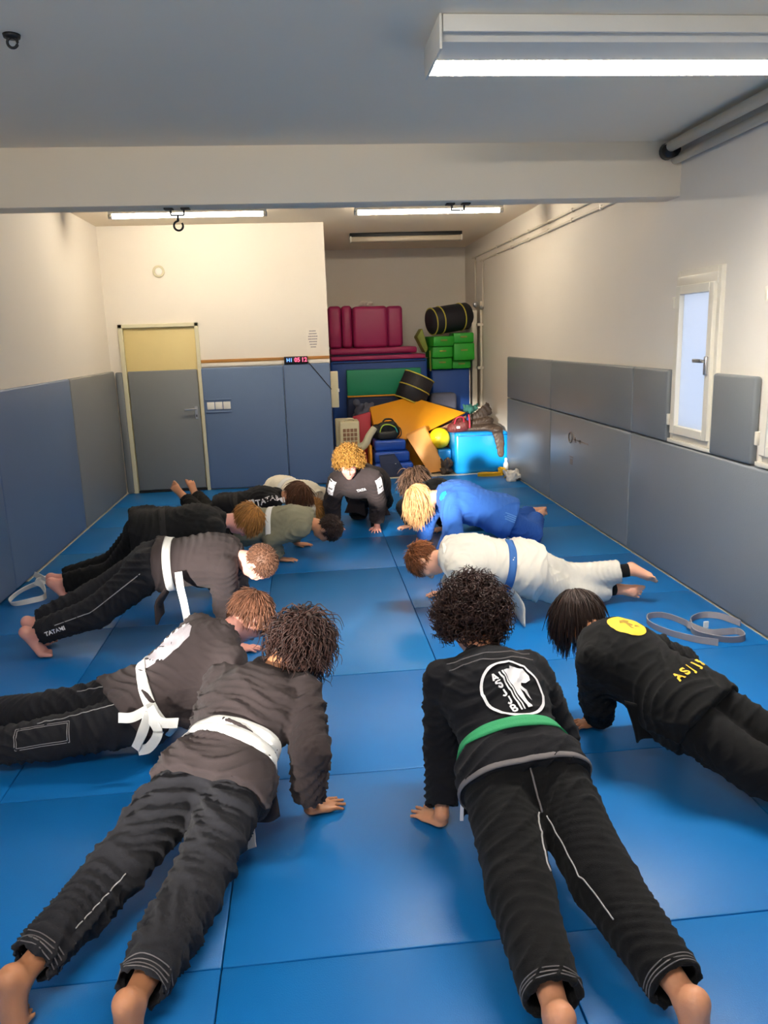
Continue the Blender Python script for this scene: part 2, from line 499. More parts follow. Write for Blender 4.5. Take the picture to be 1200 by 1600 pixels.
# floor mats: 1 m squares, the middle column laid in 2 m lengths
cols = [-2.34, -1.34, -0.34, 0.66, 1.66, 2.66]
mesh_cache = {}
def floor_mat(x0, x1, y0, y1, k):
    key = (round(x1 - x0, 3), round(y1 - y0, 3))
    if key not in mesh_cache:
        bm = bmesh.new(); bm_box(bm, (-(x1 - x0) / 2 + 0.0015, -(y1 - y0) / 2 + 0.0015, -0.045), ((x1 - x0) / 2 - 0.0015, (y1 - y0) / 2 - 0.0015, 0), 0.006, 2)
        me = bpy.data.meshes.new('floor_mat'); bmesh.ops.recalc_face_normals(bm, faces=bm.faces[:]); bm.to_mesh(me); bm.free()
        mesh_cache[key] = me
        me.materials.append(M['mat_blue'])
        me.polygons.foreach_set('use_smooth', np.ones(len(me.polygons), bool)); me.set_sharp_from_angle(angle=0.6)
    o = bpy.data.objects.new('floor_mat', mesh_cache[key]); COL.objects.link(o); o.parent = floor
    o.location = ((x0 + x1) / 2, (y0 + y1) / 2, -0.0006 * (k % 3))
    if k % 4 == 1:
        o.material_slots[0].link = 'OBJECT'; o.material_slots[0].material = M['mat_blue2']
k = 0
for ci in range(5):
    rows = list(range(-4, 11))
    if ci == 2: rows = [-4, -2, 0, 1, 2, 3, 4, 6, 7, 8, 10]
    for a, b in zip(rows[:-1], rows[1:]):
        k += 3 + ci
        floor_mat(cols[ci], cols[ci + 1], max(a, YN), b, k)
struct(box('trim_1', (XA, 10.0, -0.045), (XR, 10.07, 0.002), M['edge']))
struct(box('trim_2', (2.625, -2.5, -0.02), (2.672, 10.0, 0.006), M['edge']))
struct(box('trim_3', (XL, 6.2, -0.02), (XL + 0.05, 9.86, 0.006), M['edge']))

# walls
WIN = [(4.86, 5.44), (3.72, 4.30), (2.58, 3.16)]
wz0, wz1 = 1.03, 2.18
pieces = [((XR, YN - TH, -0.1), (XR + TH, YA + TH, wz0)), ((XR, YN - TH, wz1), (XR + TH, YA + TH, 3.4))]
ys = [YN - TH] + [v for w in sorted(WIN) for v in w] + [YA + TH]
for a, b in zip(ys[0::2], ys[1::2]): pieces.append(((XR, a, wz0), (XR + TH, b, wz1)))
wall_right = struct(boxes('wall_right', pieces, M['wall']))
LW = (-2.95, 1.0, 0.75, 2.1)       # opening in the left wall, behind the camera
wall_left = struct(boxes('wall_left', [((XL - TH, YN - TH, -0.1), (XL, YA + TH, LW[2])), ((XL - TH, YN - TH, LW[3]), (XL, YA + TH, 3.4)),
    ((XL - TH, YN - TH, LW[2]), (XL, LW[0], LW[3])), ((XL - TH, LW[1], LW[2]), (XL, YA + TH, LW[3]))], M['wall']))
wall_back = struct(boxes('wall_back', [((XL - TH, YD, -0.1), (-2.16, YD + TH, 3.4)), ((-1.29, YD, -0.1), (XA, YD + TH, 3.4)), ((-2.16, YD, 2.03), (-1.29, YD + TH, 3.4)), ((-2.16, YD + 0.07, -0.1), (-1.29, YD + TH, 2.03))], M['wall']))
struct(box('wall_alcove_side', (XA - TH, YD + TH, -0.1), (XA, YA + TH, 3.4), M['wall']))
struct(box('wall_alcove_back', (XA - TH, YA, -0.1), (XR + TH, YA + TH, 3.4), M['wall']))
struct(box('wall_near', (XL - TH, YN - TH, -0.1), (XR + TH, YN, 3.4), M['wall']))
struct(boxes('ceiling', [((XL - TH, YN - TH, ZC), (XR + TH, 5.6, 3.42)), ((XL - TH, 5.6, ZF), (XR + TH, YA + TH, 3.42))], M['ceil']))
struct(box('beam', (XL - 0.02, 5.53, 2.70), (XR + 0.02, 5.75, 3.2), M['ceil'], bev=0.008))

# window in the left wall that lets the low sun in (behind the camera)
w = struct(empty('window_4', (XL - 0.08, (LW[0] + LW[1]) / 2, LW[2])))
fr = []
for y in (LW[0], (LW[0] + LW[1]) / 2, LW[1]): fr.append(((XL - 0.11, y - 0.03, LW[2]), (XL - 0.05, y + 0.03, LW[3])))
for z in (LW[2], LW[3]): fr.append(((XL - 0.11, LW[0], z - 0.03), (XL - 0.05, LW[1], z + 0.03)))
boxes('window_frame', fr, M['pvc'], w)
box('pane', (XL - 0.085, LW[0], LW[2]), (XL - 0.08, LW[1], LW[3]), M['clear'], w)

# tall narrow windows in the right wall
for i, (y0, y1) in enumerate(WIN):
    w = struct(empty('window_%d' % (i + 1), (XR, (y0 + y1) / 2, wz0)))
    f = 0.055
    xo = XR - 0.035
    def ringframe(nm, a0, a1, b0, b1, fw, x0, x1, m_, par):
        return boxes(nm, [((x0, a0, b0), (x1, a0 + fw, b1)), ((x0, a1 - fw, b0), (x1, a1, b1)), ((x0, a0 + fw, b0), (x1, a1 - fw, b0 + fw)), ((x0, a0 + fw, b1 - fw), (x1, a1 - fw, b1))], m_, par, 0.004)
    ringframe('window_frame', y0 - 0.01, y1 + 0.01, wz0 - 0.01, wz1 + 0.01, 0.045, XR - 0.03, XR + 0.05, M['pvc'], w)
    sash = ringframe('sash', y0 + 0.03, y1 - 0.03, wz0 + 0.035, wz1 - 0.09, 0.06, XR - 0.055, XR + 0.02, M['pvc'], w)
    box('head_board', (XR - 0.04, y0 + 0.02, wz1 - 0.1), (XR + 0.03, y1 - 0.02, wz1 - 0.03), M['pvc'], w, bev=0.004)
    box('pane', (XR - 0.02, y0 + 0.085, wz0 + 0.09), (XR - 0.012, y1 - 0.085, wz1 - 0.145), M['pane'], w)
    h = boxes('window_handle', [((XR - 0.075, y0 + 0.045, 1.50), (XR - 0.055, y0 + 0.075, 1.62)), ((XR - 0.11, y0 + 0.05, 1.58), (XR - 0.075, y0 + 0.07, 1.60)), ((XR - 0.11, y0 + 0.05, 1.58), (XR - 0.095, y0 + 0.16, 1.605))], M['metal'], w, 0.004)
    for z in (1.16, 1.98): box('hinge', (XR - 0.06, y1 - 0.012, z - 0.04), (XR - 0.03, y1 + 0.015, z + 0.04), M['pvc'], w, bev=0.004)
    box('window_sill', (XR - 0.045, y0 - 0.02, wz0 - 0.035), (XR + 0.01, y1 + 0.02, wz0 - 0.008), M['pvc'], w, bev=0.003)

# wall pads
def pad(wall, lo, hi, m_, bev=0.018):
    o = box('wall_pad', lo, hi, m_, wall, bev=bev, seg=3); return o
for a, b in ((8.21, 10.05), (6.10, 8.21), (3.99, 6.10), (1.88, 3.99), (-0.23, 1.88), (-3.15, -0.23)):
    pad(wall_right, (XR - 0.05, a + 0.002, 0.012), (XR - 0.002, b - 0.002, 0.985), M['pad_slate'])
for a, b in ((8.21, 10.05), (6.09, 8.21), (5.48, 6.09), (4.36, 4.85), (3.2, 3.69)):
    pad(wall_right, (XR - 0.05, a + 0.002, 0.992), (XR - 0.002, b - 0.002, 1.515), M['pad_grey'])
for a, b, m_ in ((7.95, 9.80, 'pad_grey'), (5.95, 7.95, 'pad_blue'), (3.95, 5.95, 'pad_blue'), (1.95, 3.95, 'pad_blue'), (-3.15, 1.95, 'pad_blue')):
    top = 1.515 if a > 1.9 else 0.74
    pad(wall_left, (XL + 0.002, a + 0.002, 0.012), (XL + 0.05, b - 0.002, top), M[m_])
pad(wall_back, (XL + 0.052, YD - 0.045, 0.012), (-2.195, YD - 0.002, 1.50), M['pad_grey'])
pad(wall_back, (-1.255, YD - 0.05, 0.012), (-0.262, YD - 0.002, 1.515), M['pad_blue'])
pad(wall_back, (-0.258, YD - 0.05, 0.012), (XA - 0.002, YD - 0.002, 1.525), M['pad_blue'])
# faint worn print on the right wall pad
def strokes(name, lst, x, m_, parent):
    boxes(name, [((x - 0.0015, min(a, b), c), (x, max(a, b), d)) for a, c, b, d in lst], m_, parent)
ringP = [arr(XR - 0.0515, 7.55 + 0.05 * math.cos(t), 0.77 + 0.05 * math.sin(t)) for t in np.linspace(0, 6.28, 25)[:-1]]
tube('worn_mark', ringP, 0.008, M['stain'], wall_right, 6, closed=True)
strokes('worn_mark', [(7.45, 0.755, 7.05, 0.77), (7.42, 0.735, 7.38, 0.79), (7.30, 0.74, 7.25, 0.78), (7.56, 0.57, 7.46, 0.585), (7.55, 0.50, 7.47, 0.56)], XR - 0.05, M['stain'], wall_right)

# door
d = struct(empty('door_1', (-1.725, YD, 0.0)))
boxes('door_frame', [((-2.195, YD - 0.035, 0.0), (-2.145, YD + 0.06, 2.06)), ((-1.295, YD - 0.035, 0.0), (-1.25, YD + 0.06, 2.06)), ((-2.195, YD - 0.035, 2.015), (-1.25, YD + 0.06, 2.06))], M['frame_cream'], d, 0.004)
box('door_leaf', (-2.143, YD + 0.005, 0.03), (-1.297, YD + 0.045, 2.013), M['door_cream'], d, bev=0.003)
box('door_pad', (-2.135, YD - 0.025, 0.035), (-1.305, YD + 0.003, 1.505), M['pad_grey'], d, bev=0.012, seg=3)
hd = boxes('door_handle', [((-1.372, YD - 0.035, 0.90), (-1.332, YD - 0.025, 1.06)), ((-1.36, YD - 0.085, 1.015), (-1.345, YD - 0.035, 1.03)), ((-1.49, YD - 0.09, 1.012), (-1.345, YD - 0.072, 1.033))], M['metal'], d, 0.004)
box('keyhole', (-1.358, YD - 0.037, 0.925), (-1.346, YD - 0.034, 0.955), M['black'], hd)
boxes('threshold_shade', [((-2.14, YD - 0.02, 0.002), (-1.30, YD + 0.01, 0.03))], M['gap_shade'], d)  # solid dark strip, its colour stands in for the shade under the door leaf

# wooden rail, clock, notice, switches, cable, vent
struct(box('trim_4', (-1.25, YD - 0.022, 1.575), (XA - 0.001, YD - 0.001, 1.612), M['wood'], bev=0.003))
struct(box('trim_5', (-1.25, YD - 0.018, 1.528), (XA - 0.001, YD - 0.001, 1.573), M['wall'], bev=0.003))

def text_vf(s, size=1.0, bold=0.0):
    """flat triangulated glyphs as 2D vertices + faces"""
    cu = bpy.data.curves.new('txt', 'FONT'); cu.body = s; cu.size = size; cu.align_x = 'CENTER'; cu.align_y = 'CENTER'; cu.offset = bold; cu.resolution_u = 3
    o = bpy.data.objects.new('txt', cu); COL.objects.link(o)
    dg = bpy.context.evaluated_depsgraph_get()
    me = bpy.data.meshes.new_from_object(o.evaluated_get(dg))
    bm = bmesh.new(); bm.from_mesh(me); bmesh.ops.triangulate(bm, faces=bm.faces[:])
    bm.verts.index_update()
    V = np.array([v.co[:] for v in bm.verts]); F = np.array([[v.index for v in f.verts] for f in bm.faces])
    bm.free(); bpy.data.objects.remove(o); bpy.data.curves.remove(cu); bpy.data.meshes.remove(me)
    return V, F
def text_on(name, s, size, org, ux, uz, m_, parent, bold=0.0):
    V, F = text_vf(s, size, bold)
    W = np.asarray(org, float) + V[:, :1] * np.asarray(ux, float) + V[:, 1:2] * np.asarray(uz, float)
    return add(name, W, F, m_, parent, smooth=False)

ck = tag(empty('wall_clock', (-0.095, YD - 0.03, 1.525)), 'black digital clock with blue and red digits resting on the pads', 'clock')
box('clock_case', (-0.24, YD - 0.062, 1.527), (0.05, YD - 0.024, 1.617), M['black'], ck, bev=0.006)
text_on('digits', 'H1', 0.06, (-0.175, YD - 0.0635, 1.573), (1, 0, 0), (0, 0, 1), M['led_blue'], ck, 0.001)
text_on('digits', '05', 0.072, (-0.08, YD - 0.0635, 1.573), (1, 0, 0), (0, 0, 1), M['led_red'], ck, 0.001)
text_on('digits', '12', 0.072, (0.005, YD - 0.0635, 1.573), (1, 0, 0), (0, 0, 1), M['led_red'], ck, 0.001)
tube('power_cord', smooth_path([(0.045, YD - 0.045, 1.55), (0.09, YD - 0.056, 1.50), (0.20, YD - 0.056, 1.36), (0.325, YD - 0.05, 1.20)], 16), 0.005, M['black'], ck, 6)
nt_ = tag(empty('notice', (0.126, YD - 0.001, 1.66)), 'white paper notice with lines of print beside the alcove corner', 'notice')
box('sheet', (0.045, YD - 0.003, 1.66), (0.207, YD - 0.0005, 1.95), M['paper'], nt_)
for i, (a, b) in enumerate(((0.085, 0.165), (0.08, 0.175), (0.07, 0.185), (0.07, 0.18), (0.08, 0.175), (0.085, 0.17), (0.095, 0.16))):
    z = 1.915 - i * 0.032
    boxes('print_line', [((a + q * (b - a), YD - 0.0045, z - 0.006), (a + (q + 0.16) * (b - a), YD - 0.0031, z + 0.006)) for q in (0, 0.2, 0.42, 0.62, 0.82)], M['ink'], nt_)
sw = tag(empty('light_switches', (-1.075, YD - 0.05, 0.98)), 'three white wall switches in a row beside the door', 'switch')
boxes('recess', [((-1.225, YD - 0.053, 0.985), (-0.925, YD - 0.045, 1.125))], M['pad_blue'], sw)
boxes('recess_edge', [((-1.235, YD - 0.062, 1.12), (-0.915, YD - 0.05, 1.135)), ((-1.235, YD - 0.062, 0.97), (-0.915, YD - 0.05, 0.985))], M['pad_blue'], sw, 0.003)
for i in range(3): box('switch_plate', (-1.213 + i * 0.098, YD - 0.062, 1.01), (-1.125 + i * 0.098, YD - 0.05, 1.10), M['white_plastic'], sw, bev=0.004)
vt = tag(empty('wall_vent', (-1.657, YD, 2.66)), 'small round cream vent high above the door', 'vent')
lathe('ring', [(0.066, 0), (0.07, 0.012), (0.058, 0.02), (0.046, 0.014), (0.046, 0.002)], M['frame_cream'], (-1.657, YD - 0.001, 2.66), (0, -1, 0), vt)
lathe('cap', [(0.046, 0.004), (0.040, 0.018), (0.020, 0.022), (0.0005, 0.022)], M['white_plastic'], (-1.657, YD - 0.001, 2.66), (0, -1, 0), vt)
eb = tag(empty('switch_box', (0.37, 9.93, 0.96)), 'tall ivory electrical box on the alcove corner edge', 'electrical box')
box('housing', (XA + 0.001, 9.885, 0.965), (0.415, 9.97, 1.415), M['ivory'], eb, bev=0.008)
box('latch', (0.40, 9.878, 1.16), (0.425, 9.888, 1.20), M['white_plastic'], eb, bev=0.002)

# ------------------------------------------------------------------ ceiling lights
def strip_light(label, xc, y, z, L, lit, top=None, mk='tube_far'):
    t = tag(empty('ceiling_light', (xc, y, z)), label, 'light', 'fluorescent strip lights')
    top = top or ZF
    box('housing', (xc - L / 2, y - 0.04, z + 0.02), (xc + L / 2, y + 0.04, top - 0.001), M['fixture'], t, bev=0.005)
    V, F = tube_vf([(xc - L / 2 + 0.03, y, z), (xc + L / 2 - 0.03, y, z)], 0.022, 14)
    add('lamp_tube', V, F, M[mk] if lit else M['fixture_off'], t)
    for s in (-1, 1):
        V, F = tube_vf([(xc + s * (L / 2 - 0.035), y, z), (xc + s * (L / 2 + 0.005), y, z)], 0.025, 14)
        add('end_cap', V, F, M['fixture'], t)
        box('holder', (xc + s * (L / 2 - 0.02) - 0.01, y - 0.018, z - 0.005), (xc + s * (L / 2 - 0.02) + 0.01, y + 0.018, z + 0.04), M['fixture'], t)
strip_light('lit fluorescent strip light on the ceiling in front of the door wall', -1.09, 8.55, 3.09, 1.58, True)
strip_light('lit fluorescent strip light on the ceiling before the alcove', 1.40, 8.6, 3.09, 1.58, True)
t = tag(empty('ceiling_light', (1.46, 10.95, 3.09)), 'unlit strip light with a cream cover deep in the alcove', 'light', 'fluorescent strip lights')
box('housing', (0.70, 10.90, 3.13), (2.22, 11.02, ZF - 0.001), M['dark_metal'], t, bev=0.004)
box('diffuser', (0.71, 10.88, 3.065), (2.21, 11.04, 3.13), M['fixture_off'], t, bev=0.015, seg=3)
for s in (0.70, 2.20): box('end_cap', (s, 10.875, 3.06), (s + 0.02, 11.045, 3.135), M['fixture'], t, bev=0.004)
def louvre_light(label, x0, x1, y):
    t = tag(empty('ceiling_light', ((x0 + x1) / 2, y, 3.0)), label, 'light', 'fluorescent strip lights')
    prism('housing', [(x0, y - 0.18, ZC - 0.001), (x0, y - 0.14, 2.975), (x0, y + 0.015, 2.955), (x0, y + 0.015, 2.975), (x0, y + 0.15, 2.975), (x0, y + 0.15, 2.955), (x0, y + 0.16, 2.955), (x0, y + 0.18, ZC - 0.001)], (x1 - x0, 0, 0), M['fixture'], t)
    box('side_panel', (x0 + 0.005, y - 0.195, 2.995), (x1 - 0.005, y - 0.18, ZC - 0.001), M['fixture'], t, bev=0.003)
    box('lamp_tube', (x0 + 0.02, y + 0.025, 2.956), (x1 - 0.02, y + 0.142, 2.962), M['tube_near'], t)
    for i in range(46):
        xx = x0 + 0.03 + i * (x1 - x0 - 0.06) / 45
        box('louvre_slat', (xx - 0.0015, y + 0.018, 2.938), (xx + 0.0015, y + 0.150, 2.955), M['fixture'], t)
    box('back_strip', (x0, y + 0.150, 2.936), (x1, y + 0.158, 2.957), M['fixture'], t)
    for s in (x0 - 0.012, x1): box('end_cap', (s, y - 0.20, 2.930), (s + 0.012, y + 0.19, ZC - 0.001), M['fixture'], t, bev=0.003)
louvre_light('large lit ceiling light with louvre, nearest to the viewer', 0.62, 2.22, 3.6)
strip_light('added strip light behind the viewer, unseen, brightening the near ceiling', -0.6, 0.2, 2.93, 1.58, True, ZC, 'tube_near')  # added lamp out of view, put in to brighten the near ceiling

# hooks on the beam
def beam_hook(label, x, ring):
    y, z = 5.64, 2.70
    t = tag(empty('beam_hook', (x, y, z)), label, 'hook', 'beam hooks')
    boxes('bracket', [((x - 0.085, y - 0.03, z - 0.012), (x - 0.025, y + 0.03, z - 0.001)), ((x + 0.025, y - 0.03, z - 0.012), (x + 0.085, y + 0.03, z - 0.001)),
        ((x - 0.05, y - 0.008, z - 0.045), (x - 0.038, y + 0.008, z - 0.01)), ((x + 0.038, y - 0.008, z - 0.045), (x + 0.05, y + 0.008, z - 0.01)), ((x - 0.05, y - 0.008, z - 0.05), (x + 0.05, y + 0.008, z - 0.04))], M['dark_metal'], t, 0.002)
    if ring:
        tube('stem', [(x, y, z - 0.045), (x, y, z - 0.085)], 0.008, M['dark_metal'], t)
        a = np.linspace(0.5 * np.pi, 2.2 * np.pi, 22)
        tube('hook', [(x + 0.03 * math.cos(q), y, z - 0.113 + 0.03 * math.sin(q)) for q in a], 0.007, M['dark_metal'], t)
beam_hook('dark iron hook hanging under the beam before the left strip light', -0.79, True)
beam_hook('empty dark bracket under the beam before the right strip light', 1.12, False)
hk = tag(empty('ceiling_hook', (-1.11, 3.64, ZC)), 'small black hook plate on the ceiling, upper left', 'hook')
lathe('plate', [(0.0005, 0), (0.035, 0.0), (0.032, 0.012), (0.0005, 0.014)], M['dark_metal'], (-1.11, 3.64, ZC - 0.001), (0, 0, -1), hk, 18)
tube('eye', [(-1.11 + 0.02 * math.cos(q), 3.64, ZC - 0.03 + 0.02 * math.sin(q)) for q in np.linspace(0, 6.28, 18)[:-1]], 0.006, M['dark_metal'], hk, 6, closed=True)

# pipes
t = tag(empty('ceiling_pipe', (2.57, 4.0, 2.95)), 'pair of pale pipes under the near ceiling along the right wall', 'pipe')
tube('pipe', [(2.53, -2.5, 3.0), (2.53, 5.43, 3.0)], 0.035, M['pipe'], t, 14)
tube('pipe', [(2.61, -2.5, 2.935), (2.61, 5.5, 2.935)], 0.03, M['pipe'], t, 14)
tube('insulation', [(2.545, 5.40, 2.985), (2.545, 5.50, 2.985)], 0.055, M['black'], t, 16)
t = tag(empty('wall_conduit', (XR - 0.02, 9.0, 2.9)), 'two thin conduits running high along the right wall to the alcove', 'conduit')
for (zz, yy) in ((2.945, 12.05), (2.855, 11.55)):
    tube('conduit', smooth_path([(XR - 0.016, 5.80, zz + 0.0), (XR - 0.016, 8.5, zz), (XR - 0.016, yy - 0.05, zz), (XR - 0.02, yy, zz - 0.04), (XR - 0.02, yy, zz - 0.5), (XR - 0.02, yy, 2.2)], 60), 0.013, M['pipe'], t, 8)
    for k in range(7): box('clip', (XR - 0.032, 6.2 + k * 0.75, zz - 0.018), (XR - 0.001, 6.225 + k * 0.75, zz + 0.018), M['pipe'], t)
rd = tag(empty('radiator_pipe', (2.62, 11.75, 0)), 'tall cream pipe casing with valves in the alcove corner', 'pipe')
box('casing', (2.52, 11.72, 0.0), (2.60, 12.2, 2.16), M['pipe'], rd, bev=0.01)
tube('riser', [(2.64, 11.62, 0.02), (2.64, 11.62, 2.28)], 0.02, M['pipe'], rd, 10)
for z in (0.72, 1.32, 1.95): box('bracket', (2.58, 11.60, z - 0.02), (2.668, 11.72, z + 0.02), M['pipe'], rd, bev=0.004)
lathe('valve', [(0.0005, 0), (0.04, 0.005), (0.04, 0.05), (0.02, 0.06), (0.0005, 0.06)], M['metal'], (2.57, 11.72, 2.24), (0, -1, 0), rd, 16)
lathe('valve', [(0.0005, 0), (0.03, 0.005), (0.03, 0.05), (0.0005, 0.055)], M['metal'], (2.64, 11.62, 2.19), (0, -1, 0), rd, 16)

# ------------------------------------------------------------------ things in the alcove
def soft(name, lo, hi, m_, parent=None, bev=0.03):
    return box(name, lo, hi, m_, parent, bev=bev, seg=3)
def thing(name, label, cat, loc, group=None):
    return tag(empty(name, loc), label, cat, group)

t = thing('crash_mat', 'tall dark blue crash mat standing against the alcove back wall', 'gym mat', (1.1, 12.1, 0), 'stored gym mats')
soft('cover', (0.39, 11.66, 0.0), (1.83, 12.6, 1.49), M['blue_crash'], t, 0.035)
tube('piping', smooth_path([(0.42, 11.655, 1.455), (1.1, 11.655, 1.455), (1.80, 11.655, 1.455)], 8), 0.008, M['navy'], t, 6)
t = thing('gym_mat', 'thin dark red mat lying on the tall blue crash mat', 'gym mat', (1.1, 12.1, 1.49), 'stored gym mats')
soft('cover', (0.40, 11.64, 1.492), (1.80, 12.6, 1.555), M['magenta'], t, 0.015)
soft('base_sheet', (0.45, 11.7, 1.556), (1.6, 12.5, 1.57), M['navy'], t, 0.004)
t = thing('gym_mat', 'thicker magenta mat lying below the folded magenta mat', 'gym mat', (1.05, 12.15, 1.57), 'stored gym mats')
soft('cover', (0.40, 11.80, 1.572), (1.70, 12.6, 1.665), M['magenta'], t, 0.03)
t = thing('folded_mat', 'folded magenta mat standing upright on top of the pile', 'gym mat', (0.95, 12.25, 1.67), 'stored gym mats')
for (a, b, y0, y1) in ((0.40, 0.60, 12.05, 12.5), (0.60, 0.76, 12.0, 12.5), (0.76, 1.28, 11.90, 12.5), (1.28, 1.53, 12.06, 12.5)):
    soft('panel', (a, y0, 1.667), (b - 0.004, y1, 2.29 - 0.02 * (a > 0.7)), M['magenta'], t, 0.05)
t = thing('cloth_scrap', 'crumpled clear plastic bag on top of the folded magenta mat', 'bag', (1.0, 12.2, 2.27))
f = Field()
r_ = random.Random(3)
for i in range(9): f.ell((1.0 + r_.uniform(-.08, .08), 12.2 + r_.uniform(-.06, .06), 2.29 + r_.uniform(0, .05)), np.eye(3), (0.045, 0.04, 0.025), 0.01)
V, F = f.mesh(0.012); V[:, 2] = np.maximum(V[:, 2], 2.272); add('film', V, F, M['paper'], t)

t = thing('foam_box', 'dark navy foam base under the green mat', 'foam block', (1.15, 11.45, 0), 'stored gym mats')
soft('cover', (0.60, 11.34, 0.0), (1.72, 11.62, 0.965), M['navy'], t, 0.03)
t = thing('gym_mat', 'green mat on its edge with an orange lower edge', 'gym mat', (1.12, 11.5, 0.97), 'stored gym mats')
soft('cover', (0.61, 11.46, 0.99), (1.70, 11.62, 1.36), M['green_mat'], t, 0.008)
soft('edge', (0.61, 11.455, 0.968), (1.70, 11.62, 0.99), M['orange'], t, 0.004)
t = thing('crash_mat', 'narrow blue crash mat standing by the cream pipe casing', 'gym mat', (2.18, 12.0, 0), 'stored gym mats')
soft('cover', (1.88, 11.60, 0.0), (2.46, 12.3, 1.32), M['blue_crash'], t, 0.03)
tube('piping', [(2.455, 11.598, 0.05), (2.455, 11.598, 1.29)], 0.008, M['white_cloth'], t, 6)

# green foam blocks, stacked on the narrow blue mat and beside it
def green_block(label, lo, hi, rz, handle=True):
    c = ((lo[0] + hi[0]) / 2, (lo[1] + hi[1]) / 2, lo[2])
    t = thing('foam_block', label, 'foam block', c, 'green foam blocks')
    R_ = Matrix.Rotation(math.radians(rz), 3, 'Z')
    box('block', lo, hi, M['green_block'], t, bev=0.02, seg=2, rot=R_, piv=c)
    zc = lo[2] + (hi[2] - lo[2]) * 0.6
    box('hand_slot', (c[0] - 0.05, lo[1] - 0.003, zc - 0.012), (c[0] + 0.05, lo[1] + 0.004, zc + 0.012), M['green_dark'], t, bev=0.002, rot=R_, piv=c)
green_block('green foam block at the lower left of the green stack', (1.87, 11.52, 1.322), (2.17, 11.95, 1.49), 3)
green_block('green foam block in the middle left of the green stack', (1.86, 11.48, 1.492), (2.17, 11.95, 1.65), 5)
green_block('green foam block topmost on the left of the green stack', (1.86, 11.46, 1.652), (2.18, 11.95, 1.80), 7)
green_block('green foam block at the lower right of the green stack', (2.19, 11.54, 1.322), (2.47, 11.95, 1.44), -2)
green_block('green foam block in the middle right of the green stack', (2.19, 11.46, 1.442), (2.50, 11.90, 1.69), 1)
green_block('green foam block topmost on the right of the green stack', (2.20, 11.48, 1.692), (2.50, 11.90, 1.84), -1)
t = thing('foam_wedge', 'olive green foam slab leaning against the green block stack', 'foam block', (1.78, 11.7, 1.56), 'green foam blocks')
prism('slab', [(1.68, 11.64, 1.80), (1.76, 11.64, 1.92), (1.845, 11.64, 1.62), (1.80, 11.64, 1.565)], (0, 0.35, 0), M['green_dark'], t, 0.01)
prism('strap', [(1.83, 11.47, 1.60), (1.85, 11.47, 1.60), (1.875, 11.58, 1.30), (1.85, 11.58, 1.30)], (0, 0.012, 0), M['green_dark'], t)

# round nylon bags
def round_bag(label, c, axis, R_, L, rings):
    c = np.asarray(c, float); ax = unit(axis); b0 = c - ax * L / 2
    t = thing('round_bag', label, 'bag', tuple(c - arr(0, 0, R_)), 'round nylon bags')
    lathe('shell', [(0.0005, 0), (R_ * 0.9, 0), (R_, 0.03), (R_ * 1.02, L * 0.5), (R_, L - 0.03), (R_ * 0.9, L), (0.0005, L)], M['bag'], b0, ax, t, 36)
    ref = arr(0, 0, 1) if abs(ax[2]) < 0.9 else arr(0, 1, 0)
    a = unit(np.cross(ax, ref)); b = np.cross(ax, a)
    for q in rings:
        th = np.linspace(0, 2 * np.pi, 41)[:-1]
        rr = R_ * (1.015 if 0.05 < q / L < 0.95 else 0.985)
        tube('piping', b0 + ax * q + rr * (np.cos(th)[:, None] * a + np.sin(th)[:, None] * b), 0.010, M['piping'], t, 6, closed=True)
round_bag('round black bag with yellow piping lying on the green blocks', (2.19, 11.78, 2.05), (0.93, 0.32, 0.12), 0.195, 0.64, (0.02, 0.15, 0.50))
round_bag('round black bag with yellow piping tilted on the orange wedge', (1.56, 11.20, 1.075), (0.42, 0.10, 0.88), 0.225, 0.40, (0.0, 0.2, 0.39))

# grey cloth bundles
def bundle(name, label, cat, mname, c, size, n, seed, vox=0.016, group=None, pts=None):
    t = thing(name, label, cat, (c[0], c[1], c[2]), group); r_ = random.Random(seed); f = Field()
    for i in range(n):
        p = (c[0] + r_.uniform(-1, 1) * size[0], c[1] + r_.uniform(-1, 1) * size[1], c[2] + size[2] * (0.15 + 1.6 * r_.random()))
        a = unit(arr(r_.uniform(-1, 1), r_.uniform(-1, 1), r_.uniform(-.6, 1)))
        f.cone(p, np.array(p) + a * min(size) * 1.4, min(size) * 0.55, min(size) * 0.35, 0.03)
    V, F = f.mesh(vox)
    V = folds(V, F, [((c[0] - size[0], c[1], c[2]), (c[0] + size[0], c[1], c[2] + size[2]), 9, 1)], 0.012, seed)
    V[:, 2] = np.maximum(V[:, 2], c[2]); 
    add('cloth', V, F, M[mname], t); return t
bundle('cloth_bag', 'crumpled grey cloth bag below the green mat', 'bag', 'greycloth', (0.83, 11.2, 0.0), (0.12, 0.10, 0.55), 26, 5, 0.02)
t = thing('gym_mat', 'grey blue folded mat leaning behind the orange wedge', 'gym mat', (2.02, 11.4, 0), 'stored gym mats')
soft('cover', (1.82, 11.30, 0.0), (2.20, 11.55, 0.985), M['greycloth'], t, 0.05)

